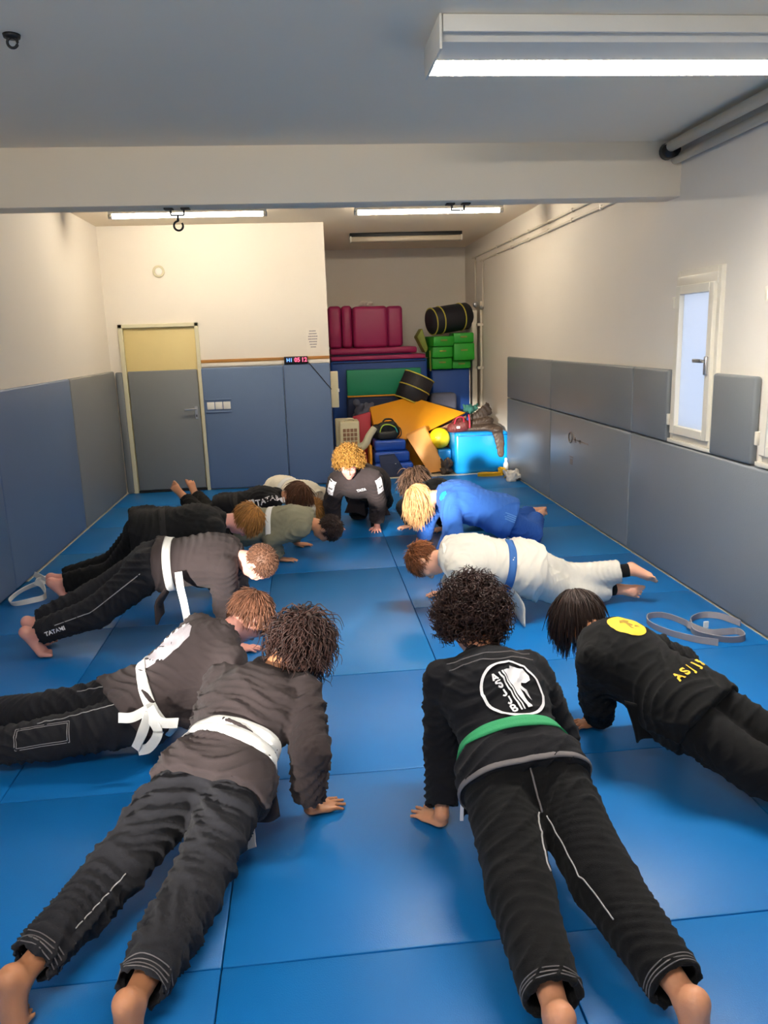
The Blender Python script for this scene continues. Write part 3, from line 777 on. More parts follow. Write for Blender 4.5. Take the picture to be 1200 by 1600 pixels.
# orange wedge and pale slab
t = thing('foam_wedge', 'large orange foam wedge spread across the pile', 'foam wedge', (1.5, 10.9, 0.0), 'orange foam pieces')
prism('face', [(0.885, 10.90, 0.865), (1.42, 11.02, 0.965), (1.55, 11.02, 0.955), (2.24, 10.86, 0.735), (1.66, 10.60, 0.53), (1.33, 10.50, 0.44), (0.93, 10.66, 0.50)], (0.0, 0.22, -0.06), M['orange'], t, 0.01)
prism('side', [(1.40, 10.50, 0.41), (1.66, 10.585, 0.50), (2.24, 10.84, 0.70), (2.26, 10.86, 0.55), (1.70, 10.62, 0.34)], (0.0, 0.10, -0.05), M['tan'], t, 0.006)
prism('support', [(1.0, 10.95, 0.0), (2.1, 10.95, 0.0), (2.1, 10.95, 0.36), (1.0, 10.95, 0.40)], (0, 0.3, 0), M['orange'], t, 0.01)
t = thing('foam_slab', 'pale orange foam slab leaning on the orange wedge', 'foam slab', (1.66, 10.3, 0.0), 'orange foam pieces')
prism('slab', [(1.32, 10.42, 0.49), (1.585, 10.42, 0.60), (1.83, 10.24, 0.02), (1.60, 10.24, 0.0)], (0.02, 0.07, 0.03), M['peach'], t, 0.012)
prism('label', [(1.345, 10.416, 0.465), (1.44, 10.416, 0.505), (1.452, 10.407, 0.48), (1.357, 10.407, 0.44)], (0.0, -0.002, 0.0), M['orange'], t)
t = thing('foam_block', 'dull blue foam block between the ball and the bright blue cube', 'foam block', (1.83, 10.45, 0), 'blue foam pieces')
soft('block', (1.74, 10.32, 0.0), (1.925, 10.62, 0.30), M['blue_bright'], t, 0.02)
ball = thing('ball', 'bright yellow ball resting against the pale orange slab', 'ball', (1.785, 10.45, 0.30))
prof = [(max(0.0005, 0.142 * math.sin(a)), 0.142 - 0.142 * math.cos(a)) for a in np.linspace(0, math.pi, 22)]
lathe('shell', prof, M['yellow'], (1.785, 10.45, 0.301), (0, 0, 1), ball, 36)
lathe('valve', [(0.0005, 0), (0.006, 0.0), (0.005, 0.003), (0.0005, 0.003)], M['white_plastic'], (1.715, 10.330, 0.47), (-0.4, -0.9, 0.2), ball, 10)
t = thing('foam_cube', 'bright sky blue vinyl cube in the alcove corner', 'foam block', (2.29, 10.35, 0), 'blue foam pieces')
soft('cover', (1.93, 10.10, -0.012), (2.655, 10.62, 0.545), M['blue_bright'], t, 0.045)
tube('seam', [(1.945, 10.098, 0.50), (2.64, 10.098, 0.50)], 0.004, M['blue_step'], t, 6)

# folded royal blue mat in steps
t = thing('folded_mat', 'royal blue folded mat lying in three layers below the backpack', 'gym mat', (1.12, 10.5, 0), 'blue foam pieces')
for i, (y, z0, z1) in enumerate(((10.30, 0.0, 0.15), (10.36, 0.152, 0.30), (10.42, 0.302, 0.45))):
    soft('panel', (0.87 + 0.01 * i, y, z0 - 0.012 * (i == 0)), (1.40 - 0.04 * i, 10.80, z1), M['blue_step'], t, 0.035)
t = thing('folded_bag', 'dark navy flat bag leaning on the royal blue mat', 'bag', (1.1, 10.2, 0))
prism('flap', [(0.93, 10.285, 0.27), (1.14, 10.285, 0.285), (1.30, 10.17, 0.0), (0.97, 10.17, -0.01)], (0, -0.03, -0.004), M['navy'], t, 0.008)
prism('logo', [(1.10, 10.211, 0.15), (1.15, 10.211, 0.165), (1.155, 10.209, 0.155), (1.105, 10.209, 0.14)], (0, -0.004, 0), M['white_plastic'], t)

# backpack
t = thing('backpack', 'black backpack with lime and cyan piping on the royal blue mat', 'backpack', (1.08, 10.52, 0.45))
f = Field(); I3 = np.eye(3)
f.cone((0.98, 10.55, 0.55), (1.16, 10.55, 0.56), 0.10, 0.10, 0.03, (0, 1, 0), 0.8).cone((1.02, 10.52, 0.63), (1.15, 10.52, 0.645), 0.06, 0.055, 0.05)
f.ell((0.92, 10.55, 0.58), I3, (0.05, 0.06, 0.08), 0.03)
V, F = f.mesh(0.012); V = folds(V, F, [((0.9, 10.5, 0.5), (1.2, 10.5, 0.6), 10, 1)], 0.006, 4); V[:, 2] = np.maximum(V[:, 2], 0.452)
add('body', V, F, M['black_pack'], t)
f = Field(); f.cone((1.0, 10.46, 0.51), (1.16, 10.46, 0.52), 0.06, 0.06, 0.03, (0, 1, 0), 0.5)
V, F = f.mesh(0.010); V[:, 2] = np.maximum(V[:, 2], 0.452); add('pocket', V, F, M['black_pack'], t)
pk = [(0.965, 10.458, 0.50), (0.985, 10.452, 0.60), (1.03, 10.452, 0.655), (1.11, 10.452, 0.655), (1.18, 10.452, 0.62), (1.205, 10.455, 0.56), (1.20, 10.458, 0.48)]
tube('piping', smooth_path(pk[:5], 16), 0.008, M['lime'], t, 6); tube('piping', smooth_path(pk[4:], 12), 0.008, M['cyan'], t, 6)
tube('strap', smooth_path([(1.19, 10.47, 0.64), (1.25, 10.45, 0.60), (1.26, 10.45, 0.52), (1.22, 10.46, 0.47)], 14), 0.016, M['black_pack'], t, 8, ref=(0, 1, 0), flat=0.4)
tube('top_handle', smooth_path([(1.02, 10.52, 0.69), (1.06, 10.52, 0.725), (1.14, 10.52, 0.72), (1.18, 10.52, 0.67)], 14), 0.012, M['black_pack'], t, 8)

# ivory dehumidifier and its hose, red mat, orange mat edge
t = thing('dehumidifier', 'ivory dehumidifier with a square grille beside the wall corner', 'appliance', (0.55, 10.6, 0))
box('body', (0.43, 10.50, 0.0), (0.70, 10.80, 0.72), M['ivory'], t, bev=0.02, seg=3)
box('back_tank', (0.385, 10.62, 0.0), (0.55, 10.86, 0.735), M['frame_cream'], t, bev=0.015)
box('front_bezel', (0.445, 10.492, 0.30), (0.69, 10.502, 0.70), M['ivory'], t, bev=0.003)
for i in range(4):
    for j in range(4):
        box('grille_cell', (0.475 + i * 0.05, 10.489, 0.40 + j * 0.058), (0.515 + i * 0.05, 10.4935, 0.446 + j * 0.058), M['tan'], t)
tube('handle', smooth_path([(0.49, 10.54, 0.715), (0.51, 10.53, 0.75), (0.61, 10.53, 0.75), (0.63, 10.54, 0.715)], 14), 0.012, M['ivory'], t, 8)
box('control_panel', (0.46, 10.49, 0.32), (0.60, 10.4935, 0.37), M['frame_cream'], t)
t = thing('hose', 'thick pale grey sleeve hanging between dehumidifier and backpack', 'hose', (0.75, 10.42, 0.3))
tube('sleeve', smooth_path([(0.60, 10.44, 0.36), (0.66, 10.42, 0.36), (0.76, 10.41, 0.41), (0.82, 10.42, 0.52), (0.90, 10.46, 0.62)], 24), np.linspace(0.062, 0.045, 24), M['frame_cream'], t, 14)
tube('end_ring', [(0.60 + 0.005, 10.44 + 0.06 * math.cos(q), 0.36 + 0.06 * math.sin(q)) for q in np.linspace(0, 6.28, 22)[:-1]], 0.006, M['greycloth'], t, 6, closed=True)
t = thing('gym_mat', 'red mat standing behind the ivory dehumidifier', 'gym mat', (0.78, 10.85, 0), 'stored gym mats')
prism('slab', [(0.64, 10.82, 0.0), (0.86, 10.82, 0.0), (0.90, 10.92, 0.80), (0.64, 10.92, 0.74)], (0, 0.05, 0), M['red'], t, 0.01)
t = thing('gym_mat', 'narrow orange mat edge beside the royal blue mat', 'gym mat', (0.83, 10.4, 0), 'stored gym mats')
soft('slab', (0.815, 10.32, 0.0), (0.845, 10.75, 0.40), M['orange'], t, 0.008)

# clothes draped on the cube
t = thing('jacket', 'dark brown jacket draped over the sky blue cube with one sleeve hanging', 'jacket', (2.3, 10.25, 0.55))
f = Field()
f.cone((2.06, 10.30, 0.575), (2.46, 10.24, 0.585), 0.11, 0.12, 0.05, (0, 0, 1), 0.42).cone((2.16, 10.34, 0.62), (2.42, 10.36, 0.66), 0.09, 0.10, 0.05, (0, 0.3, 1), 0.5)
f.cone((2.24, 10.36, 0.70), (2.42, 10.36, 0.80), 0.065, 0.07, 0.05, (0.2, 1, 0), 0.5).cone((2.38, 10.36, 0.80), (2.43, 10.35, 0.88), 0.055, 0.03, 0.04, (0, 1, 0), 0.5)
f.cone((2.43, 10.20, 0.585), (2.49, 10.11, 0.565), 0.085, 0.08, 0.04, (0, 0, 1), 0.5).cone((2.50, 10.085, 0.55), (2.53, 10.072, 0.40), 0.075, 0.06, 0.03, (0, 1, 0), 0.32).cone((2.53, 10.072, 0.40), (2.545, 10.075, 0.24), 0.06, 0.045, 0.02, (0, 1, 0), 0.32)
V, F = f.mesh(0.012); V = folds(V, F, [((2.05, 10.3, 0.6), (2.42, 10.3, 0.7), 13, 1), ((2.46, 10.1, 0.6), (2.54, 10.06, 0.25), 8, 0.5)], 0.018, 12)
add('shell', V, F, M['brown_cloth'], t)
t = thing('bag', 'maroon bag with white marks lying at the end of the cube', 'bag', (2.0, 10.28, 0.55))
f = Field(); f.cone((1.93, 10.22, 0.60), (2.07, 10.22, 0.63), 0.075, 0.085, 0.03).cone((1.98, 10.26, 0.68), (2.04, 10.26, 0.69), 0.05, 0.05, 0.03)
V, F = f.mesh(0.013); V = folds(V, F, [((1.9, 10.2, 0.6), (2.1, 10.2, 0.6), 13, 1)], 0.01, 15); V[:, 2] = np.maximum(V[:, 2], 0.547); add('body', V, F, M['maroon'], t)
tube('strap', smooth_path([(2.13, 10.15, 0.78), (2.14, 10.14, 0.68), (2.14, 10.14, 0.60)], 10), 0.012, M['red'], t, 8)
tube('handle', smooth_path([(1.94, 10.17, 0.66), (1.97, 10.14, 0.74), (2.05, 10.14, 0.745), (2.07, 10.17, 0.66)], 16), 0.010, M['red'], t, 8)
box('patch', (1.965, 10.136, 0.60), (2.01, 10.142, 0.63), M['white_plastic'], t, bev=0.004)
bundle('cloth', 'small teal cloth lying on top of the brown jacket', 'cloth', 'teal_cloth', (2.19, 10.33, 0.77), (0.07, 0.05, 0.05), 12, 21, 0.011)
bundle('mesh_bag', 'crumpled dark brown mesh bag on the floor beside the cube', 'bag', 'brown_cloth', (1.83, 10.17, -0.012), (0.06, 0.05, 0.11), 16, 23, 0.011)
bundle('cloth', 'crumpled white cloth at the foot of the right wall', 'cloth', 'white_cloth', (2.54, 9.42, 0.001), (0.08, 0.10, 0.05), 22, 29, 0.011)
t = thing('bottle', 'small white plastic bottle in the corner by the blue cube', 'bottle', (2.60, 9.98, 0.0))
lathe('body', [(0.0005, 0.0), (0.032, 0.0), (0.034, 0.01), (0.034, 0.12), (0.022, 0.15), (0.014, 0.16), (0.014, 0.17), (0.0005, 0.17)], M['white_plastic'], (2.585, 9.96, 0.001), (0, 0, 1), t, 24)
lathe('cap', [(0.017, 0.165), (0.017, 0.195), (0.012, 0.205), (0.0005, 0.205)], M['white_plastic'], (2.585, 9.96, 0.001), (0, 0, 1), t, 20)

# loose belts on the mats (bands standing on edge)
def loose_belt(label, pts, m_, n=90, width=0.04, wob=0.0):
    P = smooth_path(pts, n)
    t = thing('belt', label, 'belt', (P[:, 0].mean(), P[:, 1].mean(), 0), 'loose belts on the mats')
    wd = np.tile(arr(0, 0, 1.0), (n, 1)); wd[:, 0] = wob * np.sin(np.linspace(0, 14, n)); wd[:, 1] = wob * np.cos(np.linspace(0, 11, n))
    ribbon('band', P, wd, width, 0.006, M[m_], t)
    return t
z = 0.021
t = loose_belt('grey belt coiled on the mat at the foot of the right wall', [(2.587, 4.28, z), (2.533, 4.42, z), (2.438, 4.46, z), (2.329, 4.40, z), (2.268, 4.28, z + .01), (2.247, 4.20, z), (2.288, 4.12, z), (2.383, 4.05, z), (2.485, 4.06, z), (2.506, 4.16, z), (2.424, 4.17, z), (2.329, 4.18, z), (2.247, 4.26, z + .02), (2.268, 4.36, z), (2.200, 4.50, z), (2.098, 4.50, z), (2.050, 4.38, z), (2.098, 4.22, z), (2.200, 4.09, z), (2.302, 4.02, z)], 'grey_cotton', 120, wob=0.25)
ribbon('belt_tip', [(2.36, 4.30, 0.02), (2.375, 4.30, 0.02), (2.39, 4.30, 0.02)], (0, 0, 1), 0.041, 0.009, M['white_plastic'], t)
loose_belt('white belt tangled on the mat at the foot of the left wall', [(-2.02, 6.10, z), (-2.12, 6.02, z + .02), (-2.20, 5.86, z + .02), (-2.24, 5.70, z), (-2.18, 5.58, z), (-2.06, 5.60, z + .01), (-2.00, 5.72, z), (-2.06, 5.86, z + .04), (-2.14, 5.96, z + .05), (-2.05, 6.10, z + .03), (-1.94, 6.06, z), (-1.90, 5.95, z), (-1.98, 5.90, z + .02), (-2.08, 5.98, z + .06), (-2.20, 6.12, z + .06)], 'white_cloth', 110, wob=0.5)
loose_belt('yellow belt looped on the mat by the sky blue cube', [(2.50, 9.82, z), (2.36, 9.86, z), (2.24, 9.88, z), (2.18, 9.84, z), (2.24, 9.79, z), (2.38, 9.79, z), (2.50, 9.83, z), (2.55, 9.90, z + .03), (2.50, 9.93, z + .05), (2.46, 9.86, z + .04), (2.54, 9.78, z + .03), (2.58, 9.72, z), (2.52, 9.70, z), (2.48, 9.62, z)], 'yellow_cloth', 90, 0.05, wob=0.4)

# ------------------------------------------------------------------ people
SK_A = skin('skin_light', '#e3a98c'); SK_B = skin('skin_tan', '#cf9270'); SK_C = skin('skin_pink', '#e8a596')
SK_D = skin('skin_brown', '#b97f5c')
eye_white = mat('eye_white', '#e9e4df', 0.2, 0.02, 5); iris_m = mat('iris', '#3b2d22', 0.2, 0.1, 9); lip_m = mat('lip', '#b9665f', 0.5, 0.05, 9)

def gi(name, col, rough=0.85, sheen=0.04):
    return mat(name, col, rough, 0.10, 5, 0.28, 420, 0.12, sheen)
G_BROWNISH = gi('brownish_black_cotton', '#3a3233'); G_BLACK = gi('black_cotton', '#141419'); G_TROU = gi('greyish_black_cotton', '#232328')  # jacket cotton in a brownish black, paler than the other blacks
G_DEEP = gi('deep_black_cotton', '#101012'); G_OLIVE = gi('olive_grey_cotton', '#86836f'); G_BLUE = gi('royal_blue_cotton', '#3a6cc0', 0.8)
G_BLUE_T = gi('deep_blue_cotton', '#2c5cb0', 0.8); G_WHITE = gi('off_white_cotton', '#cdc8be', 0.85); G_CREAM = gi('cream_cotton', '#e8e0cf', 0.85)
G_COAL = gi('charcoal_cotton', '#1b1b1d'); B_WHITE = mat('white_belt_cotton', '#ecebe8', 0.8, 0.03, 9, 0.3, 260); B_BLUE = mat('blue_belt_cotton', '#2c5fa0', 0.8, 0.08, 9, 0.3, 260)
B_GREEN = mat('green_belt_cotton', '#2f9a63', 0.75, 0.08, 9, 0.3, 260); B_BLACK = mat('black_belt_cotton', '#131316', 0.8, 0.1, 9, 0.3, 260)
THREAD = mat('pale_thread', '#a9a6a8', 0.8, 0.1, 60); THREAD_D = mat('grey_thread', '#6b6668', 0.8, 0.1, 60)
P_WHITE = mat('white_print', '#e6e4e8', 0.7, 0.04, 20); P_YEL = mat('yellow_print', '#e5bb2f', 0.7, 0.06, 20); P_SILVER = mat('silver_print', '#b5aeb6', 0.5, 0.2, 40)
P_CYAN = mat('cyan_print', '#23b4e8', 0.6, 0.1, 20); P_DKYEL = mat('ochre_print', '#9a7a22', 0.7, 0.15, 40); P_RED = mat('dark_red_print', '#7a2030', 0.7, 0.1, 20); P_LBLUE = mat('pale_blue_print', '#5f95d6', 0.7, 0.1, 20)

def hairmat(name, col, isl=0.45): return mat(name, col, 0.55, 0.3, 20, island=isl, spec=0.35)
H_DARK = hairmat('hair_dark_brown', '#382420'); H_BLACKB = hairmat('hair_black_brown', '#2c1d19'); H_BROWN = hairmat('hair_brown', '#744d3a'); H_RED = hairmat('hair_red_brown', '#84502f')
H_BLOND = hairmat('hair_blond', '#b5853f', 0.35); H_SAND = hairmat('hair_sandy', '#a9763c'); H_LIGHT = hairmat('hair_long_blond', '#dba873', 0.3); H_MID = hairmat('hair_mid_brown', '#5f3d2a'); H_STREAK = hairmat('hair_streaked', '#5b4436', 0.85)
H_SHORT = hairmat('hair_short_brown', '#6e4c3a')

CR_C = arr(0, -0.012, 0.030); CR_R = arr(0.077, 0.097, 0.090)

def strands(head, R, hs, style, n, length, width, seed, segs=6, lift=0.5, grav=0.3, curl=0.0, turns=2.0, comb=None, low=0.0, rnd=1.0, cap=0.0):
    """hair as tapered tubes rooted on the scalp; R rows = head right, face, crown"""
    r = np.random.default_rng(seed)
    d = r.normal(size=(n * 3, 3)); d /= np.linalg.norm(d, axis=1)[:, None]
    p = CR_C + d * (CR_R + max(0.0, cap - 0.004))
    y, z = p[:, 1], p[:, 2]
    ok = np.where(y > 0, z > 0.75 * y - 0.008 - low, z > -0.008 - low + 0.72 * y)
    p = p[ok][:n]; d = d[ok][:n]; n = len(p)
    nor = (p - CR_C) / CR_R ** 2; nor /= np.linalg.norm(nor, axis=1)[:, None]
    g = R @ arr(0, 0, -1.0)
    if comb is None:
        c = p - arr(0, -0.075, 0.09)
    else:
        c = np.tile(R @ unit(comb), (n, 1))
    c = c - nor * (c * nor).sum(1)[:, None]; c /= np.linalg.norm(c, axis=1)[:, None] + 1e-6
    di = nor * lift + c * (1 - lift) + r.normal(size=(n, 3)) * 0.18 * rnd
    di /= np.linalg.norm(di, axis=1)[:, None]
    L = length * r.uniform(0.7, 1.15, n); st = (L / (segs - 1))[:, None]
    P = [p.copy()]
    for s in range(segs - 1):
        di = di + g * grav + r.normal(size=(n, 3)) * 0.10 * rnd
        di /= np.linalg.norm(di, axis=1)[:, None]
        q = P[-1] + di * st
        e = (q - CR_C) / (CR_R + cap + 0.002); m = np.linalg.norm(e, axis=1)
        ins = m < 1
        q[ins] = CR_C + (q[ins] - CR_C) / m[ins][:, None]
        P.append(q)
    P = np.stack(P, 1)
    if curl > 0:
        T = P[:, -1] - P[:, 0]; T /= np.linalg.norm(T, axis=1)[:, None] + 1e-6
        e1 = np.cross(T, r.normal(size=(n, 3))); e1 /= np.linalg.norm(e1, axis=1)[:, None] + 1e-6; e2 = np.cross(T, e1)
        ph = r.uniform(0, 6.28, n)[:, None]; u = np.linspace(0, 1, segs)[None]
        a = 6.28 * turns * u + ph; am = curl * np.minimum(1, u * 3)
        P = P + (am * np.cos(a))[..., None] * e1[:, None] + (am * np.sin(a))[..., None] * e2[:, None]
    W = np.asarray(head) + hs * (P @ R)
    W[..., 2] = np.maximum(W[..., 2], 0.012)
    # tubes
    T = np.gradient(W, axis=1); T /= np.linalg.norm(T, axis=2)[..., None] + 1e-9
    ref = r.normal(size=(n, 1, 3)); A = ref - T * (ref * T).sum(2)[..., None]; A /= np.linalg.norm(A, axis=2)[..., None] + 1e-9; B = np.cross(T, A)
    wd = width * (1 - 0.75 * np.linspace(0, 1, segs) ** 2)[None, :, None, None]
    th = np.array([0, 2.094, 4.189])
    V = W[:, :, None] + wd * (np.cos(th)[None, None, :, None] * A[:, :, None] + np.sin(th)[None, None, :, None] * B[:, :, None])
    V = V.reshape(-1, 3)
    base = (np.arange(n)[:, None, None] * segs + np.arange(segs - 1)[None, :, None]) * 3; j = np.arange(3)[None, None]
    F = np.stack([base + j, base + (j + 1) % 3, base + 3 + (j + 1) % 3, base + 3 + j], -1).reshape(-1, 4)
    return V, F

def hand(f, W, Fd, left, S, curl=0.0):
    """palm flat on the mat, five separate fingers"""
    hd = unit(arr(Fd[0], Fd[1], 0)); hs = np.cross(hd, arr(0, 0, 1)); t = 1 if left else -1
    w = arr(W[0], W[1], 0); up = arr(0, 0, 1); s = S
    f.cone(np.asarray(W), w + hd * 0.012 * s + up * 0.034, 0.027 * s, 0.028 * s, 0.012)
    f.cone(w + hd * 0.012 * s + up * 0.028, w + hd * 0.075 * s + up * 0.019, 0.033 * s, 0.040 * s, 0.015, up, 0.45)
    for i, L in zip((1.5, 0.5, -0.5, -1.5), (0.074, 0.084, 0.078, 0.060)):
        dr = unit(hd + hs * t * i * 0.13); b = w + hd * (0.083 - 0.004 * abs(i)) * s + hs * t * i * 0.0205 * s
        L = L * s
        f.cone(b + up * 0.017, b + dr * L * 0.45 + up * 0.021, 0.0098 * s, 0.0088 * s, 0.006)
        f.cone(b + dr * L * 0.45 + up * 0.021, b + dr * L + up * 0.0085, 0.0088 * s, 0.0072 * s, 0.004)
    b = w + hd * 0.022 * s + hs * t * 0.026 * s + up * 0.022
    mdl = b + (hd * 0.022 + hs * t * 0.032) * s - up * 0.003; tip = mdl + (hd * 0.028 + hs * t * 0.014) * s - up * 0.008
    f.cone(b, mdl, 0.0135 * s, 0.0115 * s, 0.012); f.cone(mdl, tip, 0.0112 * s, 0.0085 * s, 0.004)

def foot(f, K, A, T, td, left, S):
    sd = unit(np.asarray(A) - K); A = np.asarray(A, float); T = np.asarray(T, float); t = unit(T - A)
    side = unit(np.cross(sd, t)); 
    heel = A + sd * 0.030 * S - t * 0.030 * S
    f.cone(A, heel, 0.036 * S, 0.033 * S, 0.02)
    inner = -side if left else side
    for q in (-1, 1): f.cone(heel + sd * 0.002, T + side * q * 0.022 * S, 0.030 * S, 0.024 * S, 0.02)
    f.cone(A, T, 0.033 * S, 0.022 * S, 0.025)
    td = unit(td); ts = unit(side - td * (side @ td)); inn = ts if inner @ ts > 0 else -ts
    for i in range(5):
        b = T + inn * (0.036 - 0.0185 * i) * S; r_ = (0.0140 if i == 0 else 0.0092 - 0.0004 * i) * S; L = (0.062, 0.060, 0.054, 0.047, 0.038)[i] * S; td = unit(td + inn * (0.06 - 0.03 * i))
        m = b + td * L * 0.5 + (unit(np.cross(inn, td)) * 0 )
        f.cone(b, m, r_ * 1.05, r_, 0.004); f.cone(m, b + td * L, r_, r_ * 0.9, 0.002)

def head_shape(f, H, R, s, ears=True):
    g = lambda x, y, z: np.asarray(H) + s * (arr(x, y, z) @ R)
    f.ell(g(*CR_C), R, CR_R * s, 0.01)
    f.ell(g(0, 0.030, -0.020), R, arr(0.066, 0.072, 0.075) * s, 0.03)
    f.ell(g(0, 0.034, -0.064), R, arr(0.052, 0.056, 0.048) * s, 0.03)
    f.ell(g(0, 0.072, -0.095), R, arr(0.024, 0.020, 0.018) * s, 0.02)
    for q in (-1, 1):
        f.ell(g(q * 0.040, 0.078, -0.022), R, arr(0.022, 0.018, 0.018) * s, 0.02)
        f.ell(g(q * 0.031, 0.104, 0.010), R, arr(0.018, 0.016, 0.012) * s, 0.012, sub=True)
        f.cone(g(q * 0.012, 0.093, 0.032), g(q * 0.045, 0.080, 0.030), 0.010 * s, 0.009 * s, 0.012)
        if ears:
            f.ell(g(q * 0.079, -0.012, -0.005), R, arr(0.010, 0.020, 0.033) * s, 0.008)
            f.ell(g(q * 0.088, -0.008, 0.000), R, arr(0.006, 0.010, 0.018) * s, 0.004, sub=True)
        f.ell(g(q * 0.010, 0.108, -0.034), R, arr(0.008, 0.010, 0.007) * s, 0.006)
    f.cone(g(0, 0.094, 0.016), g(0, 0.116, -0.026), 0.009 * s, 0.011 * s, 0.012)
    f.cone(g(-0.018, 0.093, -0.058), g(0.018, 0.093, -0.058), 0.0065 * s, 0.0065 * s, 0.006)
    f.cone(g(-0.016, 0.091, -0.070), g(0.016, 0.091, -0.070), 0.0075 * s, 0.0075 * s, 0.006)

def person(d):
    J = {k: np.array(v, float) for k, v in d['J'].items()}; S = d['S']; seed = d.get('seed', 1)
    loc = (J['pelvis'][0], J['pelvis'][1], 0.0)
    root = tag(empty('person', loc), d['label'], 'person', 'people doing push-ups on the mats')
    sp = unit(J['neck'] - J['pelvis']); rt = J['Rs'] - J['Ls']; rt = unit(rt - sp * (rt @ sp)); fr = np.cross(sp, rt)
    Z = arr(0, 0, 1)
    jt, tt = d.get('jt', 1.16), d.get('tt', 1.22)
    W = J['pelvis'] + sp * (0.12 + d.get('belt_at', 0.0)) * S; C = J['pelvis'] + sp * 0.36 * S
    # head frame
    hz = unit(d.get('up', unit(J['head'] - J['neck']) + 0.35 * sp)); hy = np.asarray(d.get('face', fr + 0.1 * sp), float)
    hy = unit(hy - hz * (hy @ hz)); hx = np.cross(hy, hz); R = np.array([hx, hy, hz]); hs = d.get('head', 1.0)
    H = J['head']
    # ---------------- body
    f = Field()
    f.cone(J['pelvis'], W, 0.125 * S, 0.11 * S, 0.03, fr, 0.7).cone(W, C, 0.11 * S, 0.135 * S, 0.03, fr, 0.66).cone(C, J['neck'] - sp * 0.06, 0.135 * S, 0.08 * S, 0.03, fr, 0.66)
    f.cone(J['Ls'], J['Rs'], 0.05 * S, 0.05 * S, 0.03)
    f.cone(J['neck'] - sp * 0.03, H - hz * 0.07 * hs - hy * 0.012, 0.060 * S, 0.052 * S, 0.02)
    for s in 'LR':
        f.cone(J[s + 's'], J[s + 'e'], 0.047 * S, 0.040 * S, 0.02); f.cone(J[s + 'e'], J[s + 'w'], 0.040 * S, 0.027 * S, 0.015)
        f.cone(J[s + 'h'], J[s + 'k'], 0.078 * S, 0.055 * S, 0.03)
        kc = J[s + 'k'] + (J[s + 'a'] - J[s + 'k']) * 0.3
        f.cone(J[s + 'k'], kc, 0.053 * S, 0.054 * S, 0.02); f.cone(kc, J[s + 'a'], 0.052 * S, 0.034 * S, 0.02)
        fd = d.get('hand' + s, sp)
        hand(f, J[s + 'w'], fd, s == 'L', S)
        K, A, T = J[s + 'k'], J[s + 'a'], J[s + 't']
        md = d.get('feet', 'tuck')
        if md == 'tuck':
            bk = A - K; bk[2] = 0; bk = unit(bk)
            T = arr(A[0], A[1], 0) + bk * d.get('ball', -0.045) + Z * 0.028; foot(f, K, A, T, -bk + Z * -0.10, s == 'L', S)
        else:
            foot(f, K, A, A + unit(T - A) * 0.125 * S, T - A, s == 'L', S)
    head_shape(f, H, R, hs)
    V, F = f.mesh(d.get('bvox', 0.007)); V[:, 2] = np.maximum(V[:, 2], 0.0015)
    body = add('body', V, F, d['skin'], root)
    if d.get('eyes'):
        for q in (-1, 1):
            c = H + hs * (arr(q * 0.031, 0.081, 0.010) @ R)
            e = lathe('eye', [(max(0.0004, 0.0125 * math.sin(a)), -0.0125 * math.cos(a)) for a in np.linspace(0, math.pi, 9)], eye_white, c, hy, body, 12)
            lathe('iris', [(0.0065, 0.0108), (0.0004, 0.0132)], iris_m, c, hy, e, 10)
    # ---------------- trousers
    f = Field()
    top = W - sp * 0.03
    f.cone(J['pelvis'] - sp * 0.02, top, 0.158 * S, 0.145 * S, 0.03, fr, 0.72)
    segs = [(J['pelvis'], J['neck'], 5, 0.5)]
    for s in 'LR':
        h, k, a = J[s + 'h'], J[s + 'k'], J[s + 'a']; sd = unit(a - k)
        end = a - sd * d.get('cuff', 0.05) * S
        f.ell(h - fr * 0.035 * S, np.eye(3), arr(0.098, 0.098, 0.098) * S, 0.05)
        f.cone(h, k, 0.100 * S * tt, 0.080 * S * tt, 0.035); f.cone(k, end, 0.080 * S * tt, 0.064 * S * tt, 0.03, cap=(end, sd) if d.get('hollow', True) else None)
        if d.get('hollow', True):
            f.cone(end - sd * 0.05, end + sd * 0.04, 0.050 * S * tt, 0.052 * S * tt, 0.004, sub=True)
        segs += [(h, k, d.get('tfreq', 9), 1.1), (k, end, d.get('tfreq', 9) + 1, 1.0)]
    V, F = f.mesh(d.get('vox', 0.011)); V = folds(V, F, segs, d.get('tfold', 0.010), seed + 11); V[:, 2] = np.maximum(V[:, 2], 0.003)
    trousers = add('trousers', V, F, d['tm'], root); tV, tF = V, F
    # ---------------- jacket
    f = Field()
    f.cone(J['pelvis'] - sp * d.get('skirt', 0.07) * S, W, 0.180 * S * jt, 0.158 * S * jt, 0.03, fr, 0.80)
    for s in 'LR':
        h, k = J[s + 'h'], J[s + 'k']
        f.ell(h - fr * 0.035 * S, np.eye(3), arr(1, 1, 1) * (0.100 * S + 0.014 * tt), 0.05); f.cone(h, h + (k - h) * 0.55, 0.102 * S * tt + 0.014, 0.094 * S * tt + 0.016, 0.04)
    f.cone(W, C, 0.155 * S * jt, 0.178 * S * jt, 0.03, fr, 0.78).cone(C, J['neck'] - sp * 0.07 * S, 0.178 * S * jt, 0.125 * S, 0.04, fr, 0.72)
    f.cone(J['Ls'], J['neck'] - sp * 0.01, 0.068 * S, 0.062 * S, 0.04).cone(J['Rs'], J['neck'] - sp * 0.01, 0.068 * S, 0.062 * S, 0.04)
    hem = J['pelvis'] - sp * (d.get('skirt', 0.07) + 0.05) * S
    f.half(hem, -sp, 0.012, 0.36 * S)
    segs = [(J['pelvis'], J['neck'], 6.5, 1.0), (J['Ls'], J['Rs'], 5, 0.6)]
